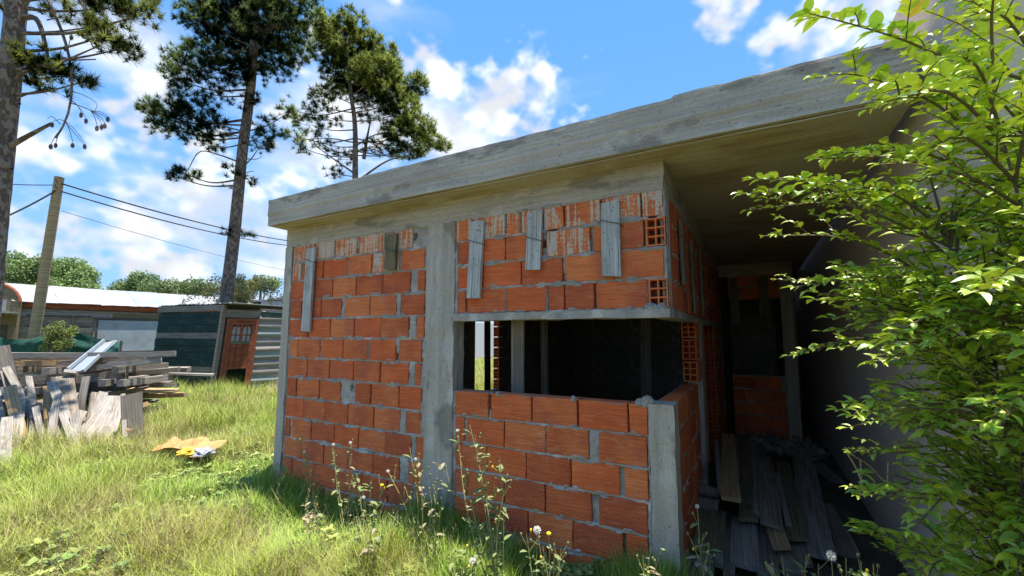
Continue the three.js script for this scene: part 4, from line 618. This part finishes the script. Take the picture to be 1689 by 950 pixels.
// ================================================================ leafy trees far behind, sapling, plume plant
const leafSpray = (() => { const r = rng(9), pos = []; for (let i = 0; i < 16; i++) { const c = V(r() - .5, r() - .5, r() - .5).multiplyScalar(1.5), a = V(r() - .5, r() - .5, r() - .5).normalize().multiplyScalar(.26), b = V(r() - .5, r() - .5, r() - .5).cross(a).normalize().multiplyScalar(.14), q = [c.clone().add(a), c.clone().add(b), c.clone().sub(a), c.clone().sub(b)]; for (const k of [0, 1, 2, 0, 2, 3]) pos.push(q[k].x, q[k].y, q[k].z); } const g = new THREE.BufferGeometry(); g.setAttribute('position', new THREE.Float32BufferAttribute(pos, 3)); g.computeVertexNormals(); return g; })();
const mFar = new THREE.MeshPhysicalMaterial({ color: 0xffffff, roughness: .8, transmission: .4, thickness: 0, side: THREE.DoubleSide });
function leafyTree(name, label, D, base, clumps, seed, size, tint, n0, group) {
  const r = rng(seed), b = at(base[0], 553, D); b.y = 0; const o = thing(name, label, 'tree', b.clone(), group), list = [], k = D / FOCAL;
  const top = at(base[0], base[1], D); part(o, 'trunk', tube([b, b.clone().lerp(top, .5).add(V(.1, 0, .1)), top], k * 5, k * 1.5, 8, 7), mBark);
  for (const [px, py, rx, ry] of clumps) { const c = at(px, py, D + (r() - .5) * rx * k), n = Math.round(n0 * rx * ry / 100); part(o, 'limb', tube([b.clone().lerp(top, .45), c], k * 1.6, k * .5, 4, 5), mBark); for (let i = 0; i < n; i++) { let x, y, z; do { x = r() * 2 - 1; y = r() * 2 - 1; z = r() * 2 - 1; } while (x * x + y * y + z * z > 1); const q = Math.pow(x * x + y * y + z * z, -.16); const p = c.clone().addScaledVector(RIGHT, x * q * rx * k).addScaledVector(AHEAD, z * q * rx * k).add(V(0, y * q * ry * k, 0)); if (fbm(p.x * 2.5 / (k * 20), p.y * 2.5 / (k * 20), p.z * 2.5 / (k * 20), 2) < .44) continue; const s = size * (.6 + r() * .8), g = .7 + r() * .6; list.push({ p: p.sub(o.position), q: new THREE.Quaternion().setFromEuler(new THREE.Euler(r() * 6, r() * 6, r() * 6)), s: V(s, s, s), c: new THREE.Color(tint[0] * g, tint[1] * g, tint[2] * g) }); } }
  instanced(o, 'crown', leafSpray, mFar, list); return o;
}
const FG = 'trees behind the barn roof';
leafyTree('broadleaf_tree', 'bushy mid green tree behind the barn roof at the utility pole', 34, [75, 470], [[20, 445, 24, 28], [5, 455, 22, 20], [50, 450, 25, 22], [90, 448, 26, 22], [120, 452, 24, 24], [140, 462, 16, 20], [70, 440, 18, 14], [0, 475, 30, 18], [60, 475, 40, 16], [120, 475, 36, 14]], 3, .36, [.20, .29, .07], 60, FG);
leafyTree('broadleaf_tree', 'low dark green tree showing above the middle of the barn roof', 42, [235, 475], [[215, 472, 22, 14], [240, 468, 22, 16], [255, 475, 24, 12], [228, 458, 10, 8], [200, 480, 16, 9]], 5, .38, [.16, .25, .07], 60, FG);
leafyTree('broadleaf_tree', 'rounded dark tree above the barn roof left of the tall pine trunk', 42, [310, 478], [[285, 475, 20, 13], [310, 473, 22, 13], [335, 476, 20, 11], [350, 480, 14, 9]], 7, .38, [.15, .22, .06], 60, FG);
leafyTree('broadleaf_tree', 'small rounded tree showing between the pine trunk and the brick house', 38, [430, 474], [[415, 470, 20, 10], [438, 467, 18, 9], [452, 470, 12, 7], [400, 474, 16, 10]], 9, .34, [.17, .24, .06], 60, FG);
leafyTree('young_tree', 'small yellow green sapling growing in front of the netting fence', 10.2, [95, 540], [[92, 545, 12, 8], [105, 552, 12, 7], [88, 560, 12, 8], [100, 568, 14, 7], [85, 573, 10, 6], [118, 545, 8, 4], [98, 536, 7, 4]], 15, .085, [.20, .24, .03], 90);
{ const b = at(388, 553, 16.5); b.y = 0; const o = thing('plume_plant', 'feathery yellow green plant arching above the shed roof beside the pine trunk', 'plant', b.clone()), r = rng(40); const list = [];
  for (let i = 0; i < 26; i++) { const a = r() * 6.283, L = .7 + r() * 1.3, h = 2.6 + r() * .7, s = b.clone().add(V(0, h - 1.2, 0)), m = b.clone().add(V(Math.cos(a) * L * .5, h + .55, Math.sin(a) * L * .5)), e = b.clone().add(V(Math.cos(a) * L, h + .25 - r() * .5, Math.sin(a) * L)); const c = new THREE.CatmullRomCurve3([s, m, e]); part(o, 'frond', tube([s, m, e], .012, .004, 10, 4), mStem); for (let k = 0; k < 34; k++) { const p = c.getPointAt(.25 + .75 * r()); list.push({ p: p.clone().add(V((r() - .5) * .2, (r() - .6) * .22, (r() - .5) * .2)).sub(b), q: new THREE.Quaternion().setFromEuler(new THREE.Euler(r() * 6, r() * 6, r() * 6)), s: V(.12, .12, .12).multiplyScalar(.6 + r() * .7), c: new THREE.Color(.19, .19, .05).multiplyScalar(.7 + r() * .6) }); } }
  part(o, 'stem', tube([b, b.clone().add(V(.02, 2.2, 0))], .08, .05, 5, 7), mBark); instanced(o, 'leaflets', leafSpray, mFar, list); }

// ================================================================ the shrub by the porch
const leafGeo = (() => { // pointed oval, folded along the midrib, tip bent down; 1 m long
  const pos = [], n = 5, w = (t) => .24 * Math.pow(Math.sin(Math.PI * Math.pow(t, .82)), .9); const row = (t) => { const W = w(t), y = -.10 * t * t + .04 * Math.sin(t * 3); return [V(t, y + W * .28, -W), V(t, y, 0), V(t, y + W * .28, W)]; };
  for (let i = 0; i < n; i++) { const a = row(i / n), b = row((i + 1) / n); for (const [p, q, s] of [[a[0], a[1], b[1]], [a[0], b[1], b[0]], [a[1], a[2], b[2]], [a[1], b[2], b[1]]]) for (const v of [p, q, s]) pos.push(v.x, v.y, v.z); }
  const g = new THREE.BufferGeometry(); g.setAttribute('position', new THREE.Float32BufferAttribute(pos, 3)); g.computeVertexNormals(); return g; })();
const mLeafSet = [[.42, .58, .04], [.30, .48, .04], [.56, .62, .045], [.20, .36, .04], [.60, .48, .05]].map(([r, g, b]) => new THREE.MeshPhysicalMaterial({ color: new THREE.Color(r, g, b), roughness: .42, transmission: .55, thickness: 0, side: THREE.DoubleSide, clearcoat: .35, clearcoatRoughness: .3 }));
const mLeafMany = new THREE.MeshPhysicalMaterial({ color: 0xffffff, roughness: .42, transmission: .55, thickness: 0, side: THREE.DoubleSide, clearcoat: .35, clearcoatRoughness: .3 });
{
  const root = V(.80, 0, -1.76), o = thing('leafy_shrub', 'tall shrub with glossy bright green leaves arching in front of the porch', 'shrub', root.clone()), r = rng(71), near = [], many = [], twigs = [];
  const B = [ // px, py, depth along each branch, root end first; last number the leaf length
    [.062, [1760, 170, 1.5], [1689, 132, 1.45], [1560, 95, 1.4], [1490, 66, 1.36], [1420, 44, 1.33], [1335, 22, 1.3]],
    [.060, [1720, 300, 1.5], [1600, 215, 1.46], [1540, 170, 1.43], [1470, 140, 1.4], [1400, 122, 1.38], [1345, 128, 1.36]],
    [.058, [1700, 340, 1.5], [1600, 285, 1.48], [1520, 252, 1.45], [1430, 250, 1.43], [1352, 258, 1.4]],
    [.056, [1720, 400, 1.6], [1600, 372, 1.58], [1520, 340, 1.55], [1430, 330, 1.53], [1340, 318, 1.5], [1222, 320, 1.48]],
    [.050, [1560, 352, 1.56], [1450, 318, 1.55], [1330, 300, 1.53], [1240, 295, 1.5]],
    [.050, [1640, 400, 1.6], [1540, 395, 1.6], [1440, 372, 1.58], [1380, 352, 1.56]],
    [.036, [1560, 440, 2.0], [1450, 458, 2.0], [1350, 464, 2.0], [1280, 461, 2.0]],
    [.056, [1700, 540, 1.6], [1560, 492, 1.6], [1450, 466, 1.6], [1350, 462, 1.58]],
    [.050, [1700, 560, 1.65], [1560, 520, 1.65], [1460, 490, 1.63], [1400, 490, 1.6]],
    [.048, [1680, 620, 1.7], [1560, 570, 1.7], [1470, 560, 1.68], [1375, 575, 1.66]],
    [.046, [1660, 600, 1.8], [1560, 600, 1.8], [1480, 590, 1.8], [1430, 600, 1.78]],
    [.040, [1660, 700, 1.9], [1560, 680, 1.9], [1470, 690, 1.9], [1395, 706, 1.88]],
    [.040, [1660, 740, 1.9], [1560, 735, 1.9], [1480, 740, 1.9], [1400, 745, 1.88]],
    [.044, [1680, 850, 1.8], [1580, 825, 1.8], [1490, 812, 1.8], [1415, 818, 1.78]],
    [.060, [1640, 960, 1.5], [1560, 915, 1.5], [1480, 895, 1.5], [1405, 870, 1.48]],
    [.056, [1760, 60, 1.6], [1680, 30, 1.58], [1620, 8, 1.55], [1570, -10, 1.53]],
    [.056, [1760, 230, 1.7], [1680, 180, 1.68], [1600, 140, 1.66], [1530, 110, 1.64]],
    [.052, [1760, 480, 1.6], [1680, 450, 1.58], [1600, 430, 1.56], [1500, 420, 1.55]],
    [.050, [1780, 700, 1.5], [1700, 660, 1.48], [1600, 640, 1.46], [1520, 645, 1.45]],
    [.050, [1780, 800, 1.5], [1700, 760, 1.48], [1610, 742, 1.46], [1520, 750, 1.45]],
    [.046, [1780, 930, 1.5], [1700, 900, 1.5], [1620, 880, 1.5], [1550, 890, 1.5]],
    [.040, [1700, 930, 1.9], [1600, 940, 1.9], [1520, 930, 1.9], [1450, 905, 1.9]]];
  const stems = []; for (let i = 0; i < 9; i++) { const a = i / 9 * 6.283 + r() * .5, e = root.clone().add(V(Math.cos(a) * .30, 1.7 + r() * 1.0, Math.sin(a) * .26)), s = root.clone().add(V(Math.cos(a) * .08, -.03, Math.sin(a) * .08)), m = s.clone().lerp(e, .5).add(V((r() - .5) * .12, 0, (r() - .5) * .12)); stems.push(new THREE.CatmullRomCurve3([s, m, e])); part(o, 'stem', tube([s, m, e], .008, .003, 12, 6), mTwig); }
  const leafAt = (p, dir, len, list, isNear) => { // blade roughly level, running along dir
    const x = dir.clone().normalize(), up = V((r() - .5) * .9, 1, (r() - .5) * .9), z = x.clone().cross(up).normalize(), y = z.clone().cross(x).normalize(); const q = new THREE.Quaternion().setFromRotationMatrix(M4.makeBasis(x, y, z)); const s = len * (.5 + r() * .75); list.push({ p: p.clone().sub(root), q, s: V(s, s * (1 + r() * .8), s * (.85 + r() * .35)), t: r() }); };
  const dress = (pts, len, list, side, step) => { // leaves in pairs along a branch, short side shoots
    const c = new THREE.CatmullRomCurve3(pts), L = c.getLength(), n = Math.max(3, Math.round(L / step));
    for (let i = 1; i <= n; i++) { const t = i / n; if (r() > .35 + .65 * Math.min(1, t * 2 + .3)) continue; const p = c.getPointAt(t), d = c.getTangentAt(t), s = d.clone().cross(UP).normalize(), flip = i % 2 ? 1 : -1; const spread = .9 + r() * .4; for (const g of [1, -1]) { if (r() < .12) continue; const dir = d.clone().multiplyScalar(.75).addScaledVector(s, g * spread * .7).add(V(0, .25 * flip * g + (r() - .35) * .6, 0)); leafAt(p, dir, len * (t > .85 ? .75 : 1), list); } if (i === n) leafAt(p, d.clone().add(V(0, .1, 0)), len * .7, list); 
      if (side && t < .93 && i % 3 === 0) { const k = (.05 + r() * .16) * (1.25 - t) * 1.3, e = p.clone().addScaledVector(d, k * .8).addScaledVector(s, (r() - .5) * k * 1.6).add(V(0, (r() - .3) * k * .9, 0)), m = p.clone().lerp(e, .5).add(V(0, .012, 0)); twigs.push(tube([p, m, e], .0022, .0012, 4, 4)); dress([p, m, e], len * .85, list, false, .024); } } };
  for (const [len, ...ps] of B) { const pts = ps.map(a => at(...a)); part(o, 'branch', tube(pts, .0065, .0016, 24, 6), mTwig); dress(pts, len * 1.06, near, true, .03); }
  // the body of the shrub
  for (let i = 0; i < 400; i++) { const st = stems[i % 9], p = st.getPointAt(.10 + .88 * Math.pow(r(), .95)), a = lerp(1.2, 5.1, r()), L = (.22 + r() * .36) * (p.y < 1.5 ? .85 : 1), e = p.clone().add(V(Math.cos(a) * L, .05 + (r() - .3) * .3, Math.sin(a) * L * .8 + .12)), m = p.clone().lerp(e, .5).add(V(0, .08, 0)); if (e.z < -2.15 && e.x > .7) e.z = -2.13; twigs.push(tube([p, m, e], .005, .0018, 6, 4)); dress([p, m, e], (.036 + r() * .024), many, true, .03); }
  near.sort((a, b) => b.s.x - a.s.x);
  near.slice(0, 290).forEach(e => { const m = shadow(new THREE.Mesh(leafGeo, mLeafSet[e.t < .4 ? 0 : e.t < .65 ? 1 : e.t < .88 ? 2 : e.t < .97 ? 3 : 4])); m.name = 'leaf'; m.position.copy(e.p); m.quaternion.copy(e.q); m.scale.copy(e.s); o.add(m); });
  const tone = (t) => new THREE.Color().setRGB(lerp(.30, .62, t), lerp(.48, .70, t), .05);
  instanced(o, 'foliage', leafGeo, mLeafMany, [...near.slice(290), ...many].map(e => ({ ...e, c: tone(e.t) })));
  const t = part(o, 'twigs', clean(twigs), mTwig); t.userData.kind = 'stuff';
  for (const ps of [[[1428, 815], [1412, 772], [1392, 738], [1410, 752]], [[1460, 795], [1430, 765], [1400, 748]], [[1418, 815], [1421, 790], [1419, 758]], [[1464, 805], [1464, 785], [1465, 762]]]) part(o, 'dry_twig', tube(ps.map(([x, y]) => at(x, y, 1.95)), .004, .003, 10, 5), std({ color: new THREE.Color(.36, .27, .18) }));
  console.log('shrub leaves', near.length, many.length);
}

// ================================================================ grass and weeds
const blade = (pos, bx, bz, h, w, a, bend, r) => { const d = V(Math.cos(a), 0, Math.sin(a)), s = V(-d.z, 0, d.x).multiplyScalar(w / 2); const P = (t) => V(bx, 0, bz).add(V(0, h * (t - .18 * bend * t * t), 0)).addScaledVector(d, h * bend * t * t); const a0 = P(0), a1 = P(.5), a2 = P(1), s1 = s.clone().multiplyScalar(.8); const L0 = a0.clone().sub(s), R0 = a0.clone().add(s), L1 = a1.clone().sub(s1), R1 = a1.clone().add(s1); for (const v of [L0, R0, R1, L0, R1, L1, L1, R1, a2]) pos.push(v.x, v.y, v.z); };
function tuft(seed, n, spread, h0, h1, w, bend) { const r = rng(seed), pos = []; for (let i = 0; i < n; i++) { const a = r() * 6.283, q = Math.sqrt(r()) * spread; blade(pos, Math.cos(a) * q, Math.sin(a) * q, lerp(h0, h1, r()), w * (.6 + r() * .8), r() * 6.283, bend * (.3 + r()), r); } const g = new THREE.BufferGeometry(); g.setAttribute('position', new THREE.Float32BufferAttribute(pos, 3)); g.computeVertexNormals(); return g; }
const mGrass = new THREE.MeshPhysicalMaterial({ color: 0xffffff, roughness: .7, transmission: .3, thickness: 0, side: THREE.DoubleSide });
{
  const r = rng(99), green = [], dry = [], lush = [];
  const inHouse = (x, z) => (x > -4.36 && x < .9 && z < -2.86) || (x > 1.04 && z < -2.88);
  const N = 90000;
  for (let i = 0; i < N; i++) {
    const a = lerp(-58, 54, r()) * Math.PI / 180 + YAW, u = r(), d = 2.2 * Math.pow(26 / 2.2, u), x = -Math.sin(a) * d, z = -Math.cos(a) * d; if (inHouse(x, z)) continue;
    const onPorch = x > -.45 && z < -2.5, strip = x > -5.4 && x < -.4 && Math.abs(z - ZF) < .35 + fbm(x * 2, 5, 1, 2) * .7, y = -.03;
    const patch = fbm(x * .7, 3, z * .7, 3), fine = fbm(x * 3, 8, z * 3, 2), dryness = clamp((patch - .47) * 3.2 + (fine - .5) * 1.6 + .28), far = 1 + Math.max(0, d - 5) * .06;
    const sc = (.55 + r() * .6 + (fbm(x * 1.8, 1, z * 1.8, 2) - .5) * 2.0) * (onPorch ? .55 : 1) * Math.min(far, 1.5), e = { p: V(x, y, z), q: new THREE.Quaternion().setFromAxisAngle(UP, r() * 6.283), s: V(far, Math.max(.3, sc), far) }, g = .75 + r() * .5;
    if (r() < (strip ? .06 : .07 + dryness * .64)) { e.c = new THREE.Color(.40, .32, .13).lerp(new THREE.Color(.29, .30, .06), r() * .8).multiplyScalar(g); dry.push(e); }
    else if (strip || onPorch) { e.c = new THREE.Color(.22, .37, .03).lerp(new THREE.Color(.34, .42, .05), r()).multiplyScalar(g); lush.push(e); }
    else { e.c = new THREE.Color(.26, .36, .03).lerp(new THREE.Color(.43, .43, .055), r() * .8 + (patch - .5)).multiplyScalar(g); green.push(e); }
  }
  const put = (name, geo, list, label) => { const m = instanced(scene, name, geo, mGrass, list); tag(m, label, 'grass', null, 'stuff'); };
  put('meadow_grass', tuft(1, 16, .09, .09, .30, .0055, .7), green, 'bright yellow green grass covering the meadow');
  put('dry_grass', tuft(2, 14, .10, .10, .34, .0045, .9), dry, 'straw coloured dry stalks mixed through the meadow');
  put('lush_grass', tuft(3, 15, .08, .09, .30, .0075, .6), lush, 'fresh broad bladed green grass along the foot of the brick wall');
  { const pos = [], q = rng(55); for (let i = 0; i < 9; i++) { const L = .5 + q() * .5, g = leafGeo.clone().scale(L, L, L * 1.5).rotateZ(.25 + q() * .7).rotateY(i * 2.4), P = g.attributes.position; for (let k = 0; k < P.count; k++) pos.push(P.getX(k), P.getY(k), P.getZ(k)); } const g = new THREE.BufferGeometry(); g.setAttribute('position', new THREE.Float32BufferAttribute(pos, 3)); g.computeVertexNormals(); const list = [];
    for (let i = 0; i < 7000; i++) { const a = lerp(-20, 54, r()) * Math.PI / 180 + YAW, d = 2.5 * Math.pow(5.2, r()), x = -Math.sin(a) * d, z = -Math.cos(a) * d; if (inHouse(x, z) || x > .2 || fbm(x * 1.1 + 30, 2, z * 1.1, 2) < .47) continue; const s = .035 + r() * .05; list.push({ p: V(x, .04 + r() * .12, z), q: new THREE.Quaternion().setFromAxisAngle(UP, r() * 6.283), s: V(s, s, s), c: new THREE.Color(.16, .27, .04).lerp(new THREE.Color(.34, .36, .08), r()).multiplyScalar(.75 + r() * .5) }); }
    put('ground_weeds', g, list, 'broad leaved low weeds scattered through the meadow'); }
  console.log('grass', green.length, dry.length, lush.length);
}
// flowering weeds in front of the wall
const mWeedLeaf = leafMat(.20, .25, .07, .3), mWeedStem = std({ color: new THREE.Color(.28, .26, .10) }), mDryLeaf = leafMat(.34, .27, .16, .25), mFluff = leafMat(.80, .79, .74, .4, 1), mYellow = std({ color: new THREE.Color(.7, .5, .02) });
const fluff = (() => { const r = rng(4), pos = []; for (let i = 0; i < 130; i++) { const d = V(r() - .5, r() - .5, r() - .5).normalize(), s = V(r() - .5, r() - .5, r() - .5).cross(d).normalize().multiplyScalar(.10), t = d.clone().multiplyScalar(.85 + r() * .15), b = d.clone().multiplyScalar(.2); for (const v of [b, t.clone().add(s), t.clone().sub(s)]) pos.push(v.x, v.y, v.z); } const g = new THREE.BufferGeometry(); g.setAttribute('position', new THREE.Float32BufferAttribute(pos, 3)); g.computeVertexNormals(); return g; })();
function weed(px, py, z, tips, label, seed, leafy = 8) { // stems from one root to the given tip pixels; z: distance of the plant's plane from the camera
  const r = rng(seed), b = atZ(px, py, z); b.y = 0; const o = thing('flowering_weed', label, 'weed', b.clone(), 'weeds along the brick wall');
  tips.forEach(([x, y, end], i) => { const e = atZ(x, y, z + (r() - .5) * .12), m = b.clone().lerp(e, .55).add(V((r() - .5) * .08, .03, (r() - .5) * .08)), pts = [b.clone().add(V((r() - .5) * .03, 0, (r() - .5) * .03)), m, e], c = new THREE.CatmullRomCurve3(pts); part(o, 'stalk', tube(pts, .0042, .0018, 12, 5), mWeedStem);
    const gs = []; for (let k = 0; k < leafy; k++) { const t = .15 + .8 * r(), p = c.getPointAt(t), a = r() * 6.283, L = .03 + r() * .05, g = leafGeo.clone().scale(L, L, L * .9).rotateZ((r() - .4) * 1.2).rotateY(a).translate(p.x, p.y, p.z); gs.push(g); }
    for (let k = 0; k < 4; k++) { const p = c.getPointAt(.5 + .45 * r()), q = p.clone().add(V((r() - .5) * .1, .03 + r() * .07, (r() - .5) * .08)); part(o, 'side_stalk', tube([p, q], .0016, .0012, 2, 4), mWeedStem); part(o, 'bud', new THREE.SphereGeometry(.006, 6, 5).scale(1, 1.6, 1).translate(q.x, q.y, q.z), r() < .12 ? mYellow : mWeedLeaf); }
    if (gs.length) { const f = part(o, 'leaves', mergeGeometries(gs), r() < .3 ? mDryLeaf : mWeedLeaf); f.userData.kind = 'stuff'; }
    if (end === 1) part(o, 'seed_head', fluff.clone().scale(.012, .012, .012).translate(e.x, e.y, e.z), mFluff); else if (end === 2) part(o, 'flower', new THREE.SphereGeometry(.013, 8, 6).scale(1, .7, 1).translate(e.x, e.y, e.z), mYellow); });
}
weed(462, 815, -2.62, [[453, 770, 0], [470, 765, 0]], 'small leafy weed at the foot of the corner column', 1, 10);
weed(517, 822, -2.55, [[494, 722, 0], [502, 745, 1], [520, 790, 0]], 'slender weed with one white seed head right of the corner column', 2);
weed(575, 810, -2.45, [[550, 733, 1], [578, 730, 1], [548, 738, 0], [590, 780, 0]], 'weed with two white seed heads below the middle of the brick panel', 3);
weed(610, 850, -2.4, [[600, 820, 1], [588, 780, 0], [612, 790, 0], [630, 800, 2]], 'bushy weed with a low seed head at the foot of the brick panel', 4, 12);
weed(695, 860, -2.4, [[640, 777, 1], [686, 757, 1], [676, 738, 0], [665, 792, 0], [640, 845, 0], [692, 770, 0]], 'sprawling dry weed with white seed heads in front of the middle column', 5, 9);
weed(712, 890, -2.35, [[729, 758, 0], [722, 790, 0], [745, 785, 0]], 'thin pale weed standing against the middle column', 6, 7);
weed(822, 905, -2.25, [[755, 710, 1], [775, 700, 0], [783, 716, 0], [800, 722, 0], [760, 760, 0], [838, 778, 0], [824, 750, 0], [815, 800, 0]], 'tallest leafy weed with many pale stalks in front of the window parapet', 7, 14);
weed(900, 965, -2.1, [[886, 874, 3], [905, 880, 2], [915, 890, 0], [868, 880, 0], [925, 905, 0], [895, 900, 0]], 'dense grassy weed below the large dandelion clock', 8, 10);
weed(505, 860, -2.3, [[500, 830, 0], [520, 845, 0], [535, 850, 0]], 'low leafy weed in the lush grass off the corner column', 9, 12);
weed(600, 900, -2.1, [[590, 860, 0], [615, 865, 0], [630, 880, 0]], 'low broad weed in the grass before the brick panel', 10, 14);
weed(760, 940, -2.1, [[745, 905, 0], [770, 900, 0], [790, 915, 0]], 'low leafy weed in the grass before the middle column', 11, 14);
weed(1080, 975, -2.45, [[1075, 900, 0], [1095, 895, 0], [1060, 915, 0]], 'dark thin weed at the foot of the corner post', 12, 8);
weed(1165, 970, -2.75, [[1150, 835, 1], [1140, 890, 0], [1170, 900, 0], [1160, 880, 0]], 'thin weed with a white tip beside the porch parapet', 13, 7);
weed(1310, 985, -2.6, [[1290, 920, 0], [1330, 915, 0], [1350, 930, 0], [1270, 930, 0]], 'low dark weed in front of the porch planks', 14, 14);
weed(1400, 985, -2.4, [[1395, 920, 0], [1420, 925, 0], [1440, 930, 0]], 'low dark weed between the porch planks and the shrub', 15, 14);
for (const [x, y, z, label] of [[886, 874, -2.2, 'large round dandelion clock in front of the window parapet'], [780, 926, -2.15, 'round dandelion clock low in the grass before the middle column'], [1371, 916, -2.5, 'round dandelion clock in front of the porch planks']]) { const e = atZ(x, y, z); if (e.y < .08) { e.copy(atY(x, y, .22)); } const o = thing('dandelion_clock', label, 'dandelion', V(e.x, 0, e.z), 'dandelion clocks'); part(o, 'stalk', tube([V(e.x + .02, 0, e.z), V(e.x, e.y * .6, e.z + .01), e], .0025, .0018, 8, 5), mWeedStem); part(o, 'seed_ball', fluff.clone().scale(.022, .022, .022).translate(e.x, e.y, e.z), mFluff); part(o, 'core', new THREE.SphereGeometry(.006, 6, 5).translate(e.x, e.y, e.z), mTwig); }
// tall seed stalks scattered in the meadow
{ const r = rng(123), list = []; const g = (() => { const pos = []; blade(pos, 0, 0, 1, .006, .4, .25, r); for (let i = 0; i < 10; i++) { const t = .68 + i * .032; blade(pos, .06 * t * t, .02, .001, .001, 0, 0, r); const a = i * 2.4, p = V(Math.cos(.4) * .25 * t * t, t * (1 - .18 * .25 * t), Math.sin(.4) * .25 * t * t), q = p.clone().add(V(Math.cos(a) * .035, .05, Math.sin(a) * .035)); pos.push(p.x, p.y, p.z, q.x, q.y, q.z, p.x + .006, p.y + .03, p.z); } const b = new THREE.BufferGeometry(); b.setAttribute('position', new THREE.Float32BufferAttribute(pos, 3)); b.computeVertexNormals(); return b; })();
  for (let i = 0; i < 700; i++) { const a = lerp(-2, 54, r()) * Math.PI / 180 + YAW, d = 2.8 + r() * r() * 11, x = -Math.sin(a) * d, z = -Math.cos(a) * d; if (x > -4.5 && z < -2.6) continue; const s = .22 + r() * .28; list.push({ p: V(x, -.02, z), q: new THREE.Quaternion().setFromAxisAngle(UP, r() * 6.28), s: V(s, s, s), c: new THREE.Color(.42, .34, .17).lerp(new THREE.Color(.32, .22, .12), r()) }); }
  const m = instanced(scene, 'seed_stalks', g, mGrass, list); tag(m, 'brown seed stalks standing above the meadow grass', 'grass', null, 'stuff'); }

scene.traverse(o => { if (o.isMesh) o.castShadow = o.receiveShadow = true; });
renderer.render(scene, camera);
